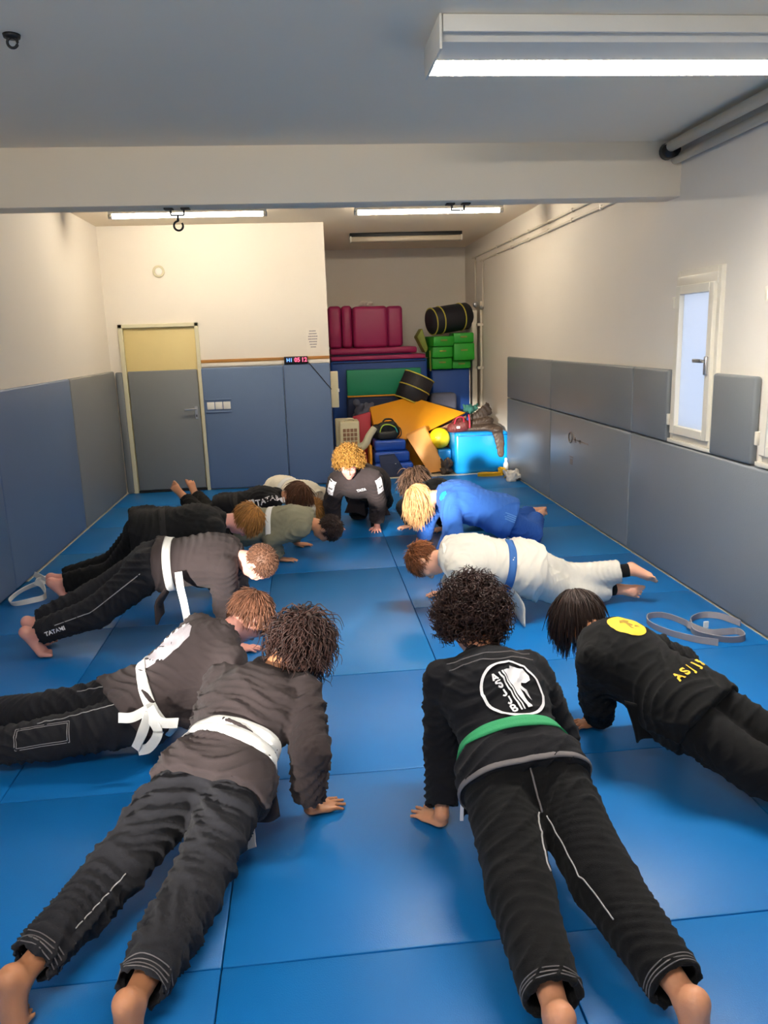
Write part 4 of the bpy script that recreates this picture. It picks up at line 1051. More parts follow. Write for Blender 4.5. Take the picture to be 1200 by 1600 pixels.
    for s in 'LR':
        a, e, w_ = J[s + 's'], J[s + 'e'], J[s + 'w']; sd = unit(w_ - e); end = w_ - sd * d.get('sleeve', 0.03) * S
        f.cone(a, e, 0.076 * S * jt, 0.066 * S * jt, 0.03); f.cone(e, end, 0.066 * S * jt, 0.058 * S * jt, 0.025, cap=(end, sd) if d.get('hollow', True) else None)
        if d.get('hollow', True):
            f.cone(end - sd * 0.04, end + sd * 0.04, 0.042 * S * jt, 0.044 * S * jt, 0.004, sub=True)
        segs += [(a, e, 10, 1.0), (e, end, 12, 0.9)]
    V, F = f.mesh(d.get('vox', 0.011)); V = folds(V, F, segs, d.get('jfold', 0.013), seed + 5); V[:, 2] = np.maximum(V[:, 2], 0.004)
    jacket = add('jacket', V, F, d['jm'], root); jV, jF = V, F
    bj = BVHTree.FromPolygons([tuple(v) for v in jV], [tuple(int(i) for i in q) for q in jF])
    btr = BVHTree.FromPolygons([tuple(v) for v in tV], [tuple(int(i) for i in q) for q in tF]) if d.get('seams') or d.get('tdecal') else None
    def cast(bv, o, dr, mx=1.0):
        h = bv.ray_cast(Vector(o), Vector(dr), mx)
        return None if h[0] is None else np.array(h[0])
    # ---------------- collar
    n_ = J['neck']
    ck_ = [n_ - sp * 0.20 * S + fr * 0.125 * S - rt * 0.015, n_ - sp * 0.08 * S + fr * 0.105 * S - rt * 0.062, n_ + sp * 0.005 * S - rt * 0.085 * S + fr * 0.03, n_ + sp * 0.035 * S - rt * 0.055 * S - fr * 0.05 * S, n_ + sp * 0.040 * S - fr * 0.068 * S,
           n_ + sp * 0.035 * S + rt * 0.055 * S - fr * 0.05 * S, n_ + sp * 0.005 * S + rt * 0.085 * S + fr * 0.03, n_ - sp * 0.08 * S + fr * 0.105 * S + rt * 0.062, n_ - sp * 0.20 * S + fr * 0.125 * S + rt * 0.015]
    cp = smooth_path(ck_, 40)
    tube('collar', cp, 0.030 * S, d.get('cm', d['jm']), jacket, 10, ref=sp + 0.01 * fr, flat=0.45)
    # ---------------- belt
    front = cast(bj, W, fr); front = W + fr * 0.12 * S if front is None else front + fr * 0.01
    if d.get('bm'):
        def ringat(c, nrm, rmax=0.26):
            e1 = unit(rt - nrm * (rt @ nrm)); e2 = unit(np.cross(nrm, e1)); out = []
            for a in np.linspace(0, 2 * np.pi, 57)[:-1]:
                dr = math.cos(a) * e1 + math.sin(a) * e2; h = cast(bj, c, dr, rmax); out.append(np.linalg.norm(h - c) if h is not None else np.nan)
            out = np.array(out); out[np.isnan(out)] = np.nanmedian(out)
            out = np.minimum(out, 1.35 * np.median(out))
            for _ in range(2): out = 0.25 * np.roll(out, 1) + 0.5 * out + 0.25 * np.roll(out, -1)
            a = np.linspace(0, 2 * np.pi, 57)[:-1]
            return c + (np.cos(a)[:, None] * e1 + np.sin(a)[:, None] * e2) * (out + 0.007)[:, None]
        tilt = d.get('belt_tilt', 0.0); nrm = unit(sp + fr * tilt)
        wb = d.get('belt_w', 0.045)
        bands = d.get('belt_rings', [(0, 0)])
        for off, tl in bands:
            nrm2 = unit(nrm + rt * tl)
            lo_, hi_ = ringat(W + sp * (off - wb / 2), nrm2), ringat(W + sp * (off + wb / 2), nrm2)
            G = np.stack([lo_, (lo_ * 2 + hi_) / 3, (lo_ + 2 * hi_) / 3, hi_], 1)
            G[:, 1:3] += 0.002 * unit(fr)
            cc = G.mean((0, 1)); out = G - cc; out /= np.linalg.norm(out, axis=2)[..., None]
            n1 = len(G); Vb = np.vstack([G.reshape(-1, 3), (G - out * 0.009).reshape(-1, 3)])
            i = np.arange(n1)[:, None]; j = np.arange(3)[None]; i2 = (i + 1) % n1
            q1 = np.stack([i * 4 + j, i2 * 4 + j, i2 * 4 + j + 1, i * 4 + j + 1], -1).reshape(-1, 4); o_ = n1 * 4
            ii = np.arange(n1); i3 = (ii + 1) % n1
            rims = [np.stack([ii * 4 + e, ii * 4 + e + o_, i3 * 4 + e + o_, i3 * 4 + e], -1) for e in (0, 3)]
            belt = add('belt', Vb, np.vstack([q1, q1[:, ::-1] + o_, rims[0], rims[1][:, ::-1]]), d['bm'], root)
        kf = Field(); kf.cone(front - rt * 0.02, front + rt * 0.02, 0.026, 0.026, 0.01, fr, 0.7).cone(front - sp * 0.02, front + sp * 0.02 + fr * 0.005, 0.018, 0.018, 0.01)
        Vk, Fk = kf.mesh(0.008); add('knot', Vk, Fk, d['bm'], belt)
        for (side, L, kick) in d.get('tails', ((-1, 0.24, 0.05), (1, 0.22, 0.09))):
            pts = [front + rt * 0.02 * side]; vd = unit(rt * side * kick * 6 + fr * 0.5 - sp * 0.2)
            for i in range(9):
                vd = unit(vd + arr(0, 0, -0.55)); q = pts[-1] + vd * L / 9
                if q[2] < 0.012: q[2] = 0.012; vd[2] = 0; vd = unit(vd + rt * side * 0.5)
                pts.append(q)
            ribbon('belt_tail', smooth_path(pts, 22), unit(rt * 0.6 + sp), 0.04, 0.006, d['bm'], belt)
    for tl in d.get('free_tails', ()):
        ribbon('belt_tail', smooth_path(tl, 26), d.get('tail_dir', (0.3, 0.5, 0.8)), d.get('tail_w', 0.042), 0.006, d['bm'], root)
    # ---------------- jacket flaps hanging below the belt
    for (side, wdt, L, out) in d.get('flaps', ()):
        nu, nv = 9, 10; G = np.zeros((nu, nv, 3))
        for i in range(nu):
            u = i / (nu - 1) - 0.5
            a = W - sp * 0.02 + rt * (side * 0.085 * S + u * wdt) 
            h = cast(bj, a, fr); b0 = (h if h is not None else a + fr * 0.11 * S) - fr * 0.004
            for j in range(nv):
                v = j / (nv - 1)
                q = b0 + (-sp * 0.35 * min(1, v * 2) - Z * v * 0.9 + rt * side * out * v) * L + fr * 0.012 * math.sin(6 * u + 5 * v) + rt * u * 0.10 * v
                q[2] = max(q[2], 0.012 + 0.004 * i / nu); G[i, j] = q
        sheet('jacket_flap', G, 0.008, d['jm'], jacket)
    for (tl_, tr_, bl_, br_) in d.get('sheets', ()):
        a, b = np.linspace(0, 1, 10)[:, None, None], np.linspace(0, 1, 10)[None, :, None]
        tl_, tr_, bl_, br_ = (np.array(q) for q in (tl_, tr_, bl_, br_))
        G = (1 - b) * ((1 - a) * tl_ + a * tr_) + b * ((1 - a) * bl_ + a * br_)
        G = G + arr(0.3, -1, 0) * (0.012 * np.sin(7 * a + 3 * b) * b)
        sheet('jacket_flap', G, 0.008, d['jm'], jacket)
    for (pts, wd, w_, m_, nm) in d.get('ribbons', ()):
        ribbon(nm, smooth_path(pts, 20), wd, w_, 0.005, m_, root)
    for s in d.get('leggings', ''):
        k, a = J[s + 'k'], J[s + 'a']; sd = unit(a - k)
        tube('legging', [a - sd * 0.10, a - sd * 0.05, a - sd * 0.015], 0.047 * S, G_DEEP, root, 16)
    # ---------------- hair
    if d.get('hair'):
        hd_ = d['hair']; f = Field(); g = lambda x, y, z: H + hs * (arr(x, y, z) @ R)
        th = hd_.get('cap', 0.010)
        f.ell(g(*CR_C), R, (CR_R + th) * hs, 0.01)
        lw = hd_.get('low', 0.0)
        nf = hy * 0.62 - hz * 0.80
        f.half(g(0, 0.0, -0.012 - lw), nf, 0.012, 0.16)
        for ex in hd_.get('blobs', ()): f.ell(g(*ex[0]), R, arr(*ex[1]) * hs, 0.03)
        V, F = f.mesh(d.get('hvox', 0.007))
        Vs, Fs = [V], [F]; off = len(V)
        for st in hd_['strands']:
            v, q = strands(H, R, hs, seed=seed + off % 97, cap=th, **st); Vs.append(v); Fs.append(q + off); off += len(v)
        add('hair', np.vstack(Vs), np.vstack(Fs), hd_['m'], root)
    # ---------------- stitched seams
    def line(bv, pts, r_, m_, par, nm='seam'):
        if len(pts) > 2:
            P_ = np.array(pts); P_[1:-1] = 0.25 * P_[:-2] + 0.5 * P_[1:-1] + 0.25 * P_[2:]
            tube(nm, P_, r_, m_, par, 5)
    def legline(s, dirv, t0, t1, r_=0.0022, m_=THREAD):
        pts = []
        for t in np.linspace(t0, t1, 40):
            h, k, a = J[s + 'h'], J[s + 'k'], J[s + 'a']
            o = h + (k - h) * t * 2 if t < 0.5 else k + (a - k) * (t - 0.5) * 2
            ax = unit(k - h) if t < 0.5 else unit(a - k); dv = unit(dirv - ax * (np.asarray(dirv) @ ax)); hit = cast(btr, o, dv, 0.25)
            if hit is not None: pts.append(hit + dv * 0.0022)
        line(btr, pts, r_, m_, trousers)
    def cuffring(s, ups, r_=0.0018):
        k, a = J[s + 'k'], J[s + 'a']; sd = unit(a - k); end = a - sd * d.get('cuff', 0.05) * S; e1 = unit(np.cross(sd, Z)); e2 = np.cross(sd, e1)
        for up_ in ups:
            c = end - sd * up_; rr = []
            for t in np.linspace(0, 2 * np.pi, 33)[:-1]:
                dv = math.cos(t) * e1 + math.sin(t) * e2
                h = cast(btr, c + dv * 0.18, -dv, 0.18)
                rr.append(np.linalg.norm(h - c) if h is not None else np.nan)
            rr = np.array(rr)
            if np.isnan(rr).mean() > 0.4: continue
            rr[np.isnan(rr)] = np.nanmedian(rr); rr = np.minimum(rr, 1.3 * np.median(rr)); t = np.linspace(0, 2 * np.pi, 33)[:-1]
            rr = 0.25 * np.roll(rr, 1) + 0.5 * rr + 0.25 * np.roll(rr, -1)
            tube('hem_stitch', c + (np.cos(t)[:, None] * e1 + np.sin(t)[:, None] * e2) * (rr + 0.0005)[:, None], r_, THREAD_D, trousers, 5, closed=True)
    for sm in d.get('seams', ()):
        if sm[0] == 'leg': legline(sm[1], np.asarray(sm[2], float), sm[3], sm[4], *(sm[5:]))
        elif sm[0] == 'cuff': cuffring(sm[1], sm[2])
        elif sm[0] == 'back':
            pts = [cast(btr, J['pelvis'] + sp * s_ * S - fr * 0.4, fr, 0.6) for s_ in np.linspace(0.0, -0.20, 40)]
            line(btr, [p - fr * 0.003 for p in pts if p is not None], 0.0035, THREAD_D, trousers)
        elif sm[0] == 'yoke':
            for dz in sm[1]:
                pts = []
                for u in np.linspace(-0.17, 0.17, 34):
                    h = cast(bj, J['neck'] - sp * (dz - 0.35 * abs(u) ** 1.5) * S + rt * u * S - fr * 0.4, fr, 0.6)
                    if h is not None: pts.append(h - fr * 0.001)
                line(bj, pts, 0.0025, THREAD_D, jacket)
        elif sm[0] == 'hemband':
            c = hem + sp * sm[1]; e2 = unit(np.cross(sp, rt)); a_ = np.linspace(0, 2 * np.pi, 65)[:-1]; rr = []
            for t in a_:
                dv = math.cos(t) * rt + math.sin(t) * e2; h = cast(bj, c, dv, 0.4); rr.append(np.linalg.norm(h - c) if h is not None else np.nan)
            rr = np.array(rr); rr[np.isnan(rr)] = np.nanmedian(rr); rr = np.minimum(rr, 1.5 * np.median(rr)); rr = (np.roll(rr, 1) + rr + np.roll(rr, -1)) / 3 + 0.002
            tube('hem_band', c + (np.cos(a_)[:, None] * rt + np.sin(a_)[:, None] * e2) * rr[:, None], sm[2], THREAD_D, jacket, 6, ref=sp, flat=0.4, closed=True)
        elif sm[0] == 'hemline':
            pts = []
            for u in np.linspace(-0.17, 0.17, 34):
                h = cast(bj, hem + sp * sm[1] * S + rt * u * S - fr * 0.4, fr, 0.6)
                if h is not None: pts.append(h - fr * 0.001)
            line(bj, pts, sm[2], THREAD_D, jacket)
    # ---------------- prints
    def decal(nm, V2, F2, org, ux, uy, nrm, m_, bv, par, lift=0.004):
        """flat print laid on the cloth: V2 in metres, cast along -nrm"""
        org = np.asarray(org, float); nrm = unit(nrm); out = []; last = None
        for x, y in V2[:, :2]:
            o = org + ux * x + uy * y
            h = cast(bv, o + nrm * 0.25, -nrm, 0.5)
            if h is None: h = o
            out.append(h + nrm * lift)
        return add(nm, np.array(out), F2, m_, par, smooth=True)
    if d.get('prints'): d['prints'](dict(J=J, S=S, sp=sp, rt=rt, fr=fr, W=W, C=C, bj=bj, bt=btr, jacket=jacket, trousers=trousers, decal=decal, root=root))
    return root

def ring2(r0_, r1_, n=48):
    t = np.linspace(0, 2 * np.pi, n + 1)[:-1]
    V = np.vstack([np.stack([r0_ * np.cos(t), r0_ * np.sin(t)], 1), np.stack([r1_ * np.cos(t), r1_ * np.sin(t)], 1)])
    i = np.arange(n); j = (i + 1) % n
    return V, np.stack([i, j, j + n, i + n], -1)
def disc2(r_, rings=5, n=32):
    V = [np.zeros((1, 2))]; t = np.linspace(0, 2 * np.pi, n + 1)[:-1]
    for k in range(1, rings + 1): V.append(r_ * k / rings * np.stack([np.cos(t), np.sin(t)], 1))
    F = []; T_ = []
    i = np.arange(n); j = (i + 1) % n
    T_ = np.stack([np.zeros(n, int), 1 + i, 1 + j], -1)
    for k in range(rings - 1): F.append(np.stack([1 + k * n + i, 1 + (k + 1) * n + i, 1 + (k + 1) * n + j, 1 + k * n + j], -1))
    return np.vstack(V), [np.vstack(F), T_]
def grid2(x0, x1, y0, y1, nx=6, ny=6, rnd=0.0):
    x, y = np.meshgrid(np.linspace(x0, x1, nx), np.linspace(y0, y1, ny), indexing='ij'); V = np.stack([x.ravel(), y.ravel()], 1)
    idx = np.arange(nx * ny).reshape(nx, ny)
    return V, np.stack([idx[:-1, :-1], idx[1:, :-1], idx[1:, 1:], idx[:-1, 1:]], -1).reshape(-1, 4)
def poly2(pts, step=0.012):
    """2D polygon filled with small triangles so that it can follow cloth"""
    bm = bmesh.new(); vs = [bm.verts.new((x, y, 0)) for x, y in pts]; bm.faces.new(vs)
    bmesh.ops.triangulate(bm, faces=bm.faces[:])
    for _ in range(3):
        es = [e for e in bm.edges if e.calc_length() > step]
        if not es: break
        bmesh.ops.subdivide_edges(bm, edges=es, cuts=1); bmesh.ops.triangulate(bm, faces=bm.faces[:])
    bm.verts.index_update()
    V = np.array([v.co[:2] for v in bm.verts]); F = np.array([[v.index for v in f.verts] for f in bm.faces]); bm.free()
    return V, F
def stroke2(pts, w):
    P = np.array(pts, float); T = np.gradient(P, axis=0); T /= np.linalg.norm(T, axis=1)[:, None]; N = np.stack([-T[:, 1], T[:, 0]], 1)
    V = np.vstack([P - N * w / 2, P + N * w / 2]); n = len(P); i = np.arange(n - 1)
    return V, np.stack([i, i + 1, i + 1 + n, i + n], -1)

# ------------------------------------------------------------------ who is where
GLYPH = dict(A=[[(-0.45, -0.5), (0, 0.5)], [(0, 0.5), (0.45, -0.5)], [(-0.3, -0.2), (0.3, -0.2)]],
    S=[[(0.4, 0.35), (0.15, 0.5), (-0.25, 0.48), (-0.4, 0.28), (-0.2, 0.08), (0.2, -0.08), (0.4, -0.28), (0.22, -0.48), (-0.2, -0.5), (-0.42, -0.35)]],
    J=[[(0.25, 0.5), (0.25, 0.2), (0.25, -0.2), (0.12, -0.45), (-0.15, -0.5), (-0.35, -0.3)]],
    B=[[(-0.35, -0.5), (-0.35, 0.5)], [(-0.35, 0.5), (0.15, 0.48), (0.35, 0.25), (0.15, 0.04), (-0.35, 0.0)], [(-0.35, 0.0), (0.2, -0.02), (0.42, -0.25), (0.2, -0.48), (-0.35, -0.5)]])
def pr_p2(c):
    o = c['C'] - c['sp'] * 0.098 + c['rt'] * 0.030; K_ = 1.12; a = (o, c['rt'], c['sp'], -c['fr']); D = c['decal']; j = c['jacket']; bj = c['bj']
    def put(nm, V, F, m_=P_WHITE, lift=0.006): return D(nm, np.asarray(V)[:, :2] * K_, F, *a, m_, bj, j, lift)
    e = put('emblem_ring', *ring2(0.096, 0.105))
    ro = math.radians(14)
    def rot(V): V = np.asarray(V)[:, :2]; return np.stack([V[:, 0] * math.cos(ro) - V[:, 1] * math.sin(ro), V[:, 0] * math.sin(ro) + V[:, 1] * math.cos(ro)], 1)
    for i, ch in enumerate('ASJJB'):
        for pl in GLYPH[ch]:
            P_ = smooth_path(np.array([(x, y, 0) for x, y in pl]), 4 * len(pl))[:, :2] if len(pl) > 3 else np.array([np.array(pl[k]) + (np.array(pl[k + 1]) - np.array(pl[k])) * t for k in range(len(pl) - 1) for t in (0, 0.5, 0.999)])
            V, F = stroke2(P_ * arr(0.019, 0.023), 0.0062); put('letter', rot(V + arr(-0.036, 0.058 - i * 0.0305)), F)
    for x in (-0.014, -0.003): put('emblem_bar', rot(stroke2([(x, v_) for v_ in np.linspace(0.068, -0.078, 16)], 0.006 if x < -0.01 else 0.005)[0]), stroke2([(0, v_) for v_ in range(16)], 1)[1])
    put('emblem_figure', *(lambda q: (rot(q[0]), q[1]))(poly2([(0.001, 0.066), (0.022, 0.064), (0.026, 0.072), (0.045, 0.068), (0.072, 0.048), (0.078, 0.030), (0.070, 0.012), (0.050, 0.006), (0.036, 0.012), (0.030, 0.002), (0.038, -0.020), (0.040, -0.052), (0.030, -0.030), (0.022, -0.006), (0.020, -0.030), (0.022, -0.052), (0.026, -0.076), (0.010, -0.076), (0.006, -0.040), (0.002, 0.0)])))
def pr_p3(c):
    o = c['C'] + c['sp'] * 0.045 - c['rt'] * 0.0; D = c['decal']; a = (o, c['rt'], c['sp'], -c['fr'])
    D('emblem_disc', *disc2(0.082), *a, P_YEL, c['bj'], c['jacket'])
    D('emblem_figure', *poly2([(-0.03, 0.02), (-0.01, 0.038), (0.015, 0.030), (0.028, 0.012), (0.012, 0.006), (0.014, -0.02), (0.028, -0.044), (0.008, -0.040), (-0.002, -0.012), (-0.012, -0.040), (-0.02, -0.03), (-0.008, 0.006)]), *a, P_DKYEL, c['bj'], c['jacket'], 0.0045)
    o2 = c['J']['pelvis'] + c['sp'] * 0.05
    for i, ch in enumerate('ASJJB'):
        V, F = text_vf(ch, 0.055, 0.002); D('letter', V[:, :2] + arr(-0.085 + i * 0.044, 0.0), F, o2, c['rt'], c['sp'], -c['fr'], P_YEL, c['bj'], c['jacket'])
def sleeve_frame(J, s, nrm):
    ax = unit(J[s + 'e'] - J[s + 's']); nrm = np.asarray(nrm, float); nrm = unit(nrm - ax * (nrm @ ax)); return ax, nrm, np.cross(nrm, ax)
def pr_p4(c):
    ax, n, sd = sleeve_frame(c['J'], 'L', (0.15, -0.75, 0.65)); o = c['J']['Ls'] + ax * 0.12 + arr(0.0, -0.03, 0.03) + sd * 0.035
    D = c['decal']
    D('sleeve_patch', *poly2([(-0.045, -0.13), (-0.005, -0.145), (0.038, -0.125), (0.05, -0.06), (0.05, 0.04), (0.035, 0.12), (-0.03, 0.125), (-0.045, 0.05)], 0.02), o, sd, ax, n, P_SILVER, c['bj'], c['jacket'])
    for i in range(7):
        V, F = grid2(-0.062, -0.034, -0.115 + i * 0.034, -0.100 + i * 0.034, 4, 3); D('patch_mark', V, F, o, sd, ax, n, P_WHITE, c['bj'], c['jacket'], 0.0045)
    V, F = grid2(-0.045, 0.045, 0.112, 0.13, 6, 3); D('patch_mark', V, F, o, sd, ax, n, P_WHITE, c['bj'], c['jacket'], 0.0045)
    # knee patch outline on the near leg
    J = c['J']; k, a_ = J['Rk'], J['Ra']; ax = unit(a_ - k); n = unit(arr(0, -0.8, 0.6) - ax * (arr(0, -0.8, 0.6) @ ax)); s2 = np.cross(n, ax)
    for w in (0.0, 0.008):
        r_ = [(-0.045 + w, -0.10 + w), (0.045 - w, -0.10 + w), (0.045 - w, 0.13 - w), (-0.045 + w, 0.13 - w)]
        for p, q in zip(r_, r_[1:] + r_[:1]):
            pts = [(p[0] + (q[0] - p[0]) * t, p[1] + (q[1] - p[1]) * t) for t in np.linspace(0, 1, 9)]
            V, F = stroke2(pts, 0.0022); D('patch_stitch', V, F, k, s2, ax, n, THREAD, c['bt'], c['trousers'])
def pr_p5(c):
    J = c['J']; k, a_ = J['Rk'], J['Ra']; ax = unit(a_ - k); n = unit(arr(0.1, -1, 0.2)); s2 = np.cross(n, ax)
    V, F = text_vf('TATAMI', 0.035, 0.001); V = V[:, :2]
    c['decal']('letters', V, F, k + (a_ - k) * 0.60 - arr(0, 0, 0.02), -ax, np.cross(n, -ax), n, P_WHITE, c['bt'], c['trousers'])
def pr_p8(c):
    J = c['J']; o = J['Rs'] + (J['Re'] - J['Rs']) * 0.05; ux = unit(J['neck'] - J['pelvis']); n = unit(arr(-0.1, -0.75, 0.6)); n = unit(n - ux * (n @ ux)); uy = np.cross(n, ux)
    V, F = text_vf('TATAMI', 0.075, 0.002); c['decal']('letters', V[:, :2] + arr(0.0, 0), F, o, ux, uy, n, P_WHITE, c['bj'], c['jacket'])
    sq = [(-0.215, -0.04), (-0.15, -0.04), (-0.15, 0.04), (-0.215, 0.04)]
    for p, q in zip(sq, sq[1:] + sq[:1]):
        V, F = stroke2([(p[0] + (q[0] - p[0]) * t, p[1] + (q[1] - p[1]) * t) for t in np.linspace(0, 1, 6)], 0.018); c['decal']('logo_frame', V, F, o, ux, uy, n, P_WHITE, c['bj'], c['jacket'])
def pr_p10(c):
    J = c['J']
    for s, sg in (('L', 1), ('R', -1)):
        ax = unit(J[s + 'e'] - J[s + 's']); n = unit(arr(0.1 * sg, -0.8, 0.65)); n = unit(n - ax * (n @ ax)); sd = np.cross(n, ax)
        V, F = grid2(-0.035, 0.035, -0.05, 0.115, 5, 8); c['decal']('shoulder_patch', V, F, J[s + 's'], sd, ax, n, P_WHITE, c['bj'], c['jacket'])
        V, F = grid2(-0.035, 0.035, 0.075, 0.115, 5, 4); c['decal']('patch_mark', V, F, J[s + 's'], sd, ax, n, P_SILVER, c['bj'], c['jacket'], 0.0045)
        V, F = grid2(-0.02, 0.02, 0.035, 0.05, 4, 3); c['decal']('patch_mark', V, F, J[s + 's'], sd, ax, n, G_BLACK, c['bj'], c['jacket'], 0.0045)
    V, F = text_vf('TATA', 0.034, 0.0015)
    c['decal']('letters', V[:, :2], F, J['neck'] + arr(0.06, -0.02, -0.10), arr(0.98, 0.1, 0.15), arr(-0.1, 0.2, 0.95), arr(-0.05, -0.95, 0.1), P_WHITE, c['bj'], c['jacket'])
def pr_p12(c):
    J = c['J']; D = c['decal']; n = unit(arr(-0.55, -0.6, 0.6))
    D('sleeve_patch', *poly2([(-0.03, 0.05), (0.02, 0.06), (0.045, 0.02), (0.03, -0.03), (0.005, -0.05), (-0.03, -0.02)]), J['Ls'] + arr(-0.05, 0.0, 0.03), arr(0.75, -0.6, 0.1), arr(0, 0.1, 1), n, P_CYAN, c['bj'], c['jacket'])
    n = unit(arr(0.1, -0.9, 0.4)); o = J['pelvis'] - c['sp'] * 0.02 + arr(0, -0.1, -0.02)
    ux = -c['sp']; uy = np.cross(n, ux)
    D('hip_patch', *grid2(-0.08, 0.08, -0.04, 0.035, 7, 5), o, ux, uy, n, G_BLUE, c['bj'], c['jacket'])
    for i in range(4): D('patch_line', *grid2(-0.065 + 0.01 * i, 0.05, 0.018 - i * 0.016, 0.025 - i * 0.016, 7, 2), o, ux, uy, n, P_LBLUE, c['bj'], c['jacket'], 0.0045)
def pr_p13(c):
    J = c['J']; n = unit(arr(-0.15, -0.95, 0.3))
    c['decal']('small_mark', *poly2([(-0.02, 0.02), (0.018, 0.028), (0.024, 0.012), (0.012, 0.004), (0.016, -0.03), (0.0, -0.016)]), J['Ls'] + arr(-0.03, -0.05, -0.10), arr(1, 0, 0), arr(0, 0, 1), n, P_RED, c['bj'], c['jacket'])

def st(style, n, length, width, **k): return dict(style=style, n=n, length=length, width=width, **k)
HAIR = dict(
 p1=dict(m=H_DARK, cap=0.014, low=0.03, strands=[st('wave', 1100, 0.15, 0.0036, segs=11, lift=0.45, grav=0.22, curl=0.010, turns=1.8, low=0.035)]),
 p2=dict(m=H_DARK, cap=0.022, low=0.025, strands=[st('curl', 1200, 0.080, 0.0044, segs=13, lift=0.9, grav=0.03, curl=0.011, turns=2.3, low=0.045)]),
 p3=dict(m=H_BLACKB, cap=0.012, low=0.01, strands=[st('bob', 1300, 0.15, 0.0034, segs=8, lift=0.25, grav=0.30, low=0.015, rnd=0.5)]),
 p4=dict(m=H_BROWN, cap=0.012, strands=[st('straight', 1500, 0.065, 0.0030, segs=6, lift=0.18, grav=0.08, low=0.004, rnd=0.45)]),
 p5=dict(m=H_SHORT, cap=0.003, strands=[st('crop', 1500, 0.020, 0.0022, segs=4, lift=0.45, grav=0.0)]),
 p6=dict(m=H_SAND, cap=0.014, strands=[st('straight', 1100, 0.075, 0.0038, segs=6, lift=0.2, grav=0.12, low=0.005, rnd=0.45)]),
 p7=dict(m=H_BLACKB, cap=0.006, strands=[st('crop', 1000, 0.03, 0.003, segs=4, lift=0.4, grav=0.05)]),
 p8=dict(m=H_MID, cap=0.014, low=0.01, strands=[st('bob', 1000, 0.13, 0.004, segs=7, lift=0.22, grav=0.20, low=0.015, rnd=0.5)]),
 p9=dict(m=H_SAND, cap=0.010, low=0.005, strands=[st('braid', 800, 0.10, 0.004, segs=7, lift=0.15, grav=0.2, low=0.01)]),
 p10=dict(m=H_BLOND, cap=0.015, low=-0.012, strands=[st('curl', 1000, 0.075, 0.0046, segs=11, lift=0.75, grav=-0.03, curl=0.013, turns=1.7, low=-0.008)]),
 p11=dict(m=H_STREAK, cap=0.016, low=0.01, strands=[st('wave', 800, 0.14, 0.0055, segs=8, lift=0.35, grav=0.25, curl=0.006, turns=1.0, low=0.012)]),
 p12=dict(m=H_LIGHT, cap=0.010, low=0.01, strands=[st('long', 1300, 0.19, 0.0042, segs=12, lift=0.15, grav=0.35, low=0.015)]),
 p13=dict(m=H_RED, cap=0.010, strands=[st('back', 1100, 0.05, 0.003, segs=6, lift=0.10, grav=0.0, low=0.0)]),
)
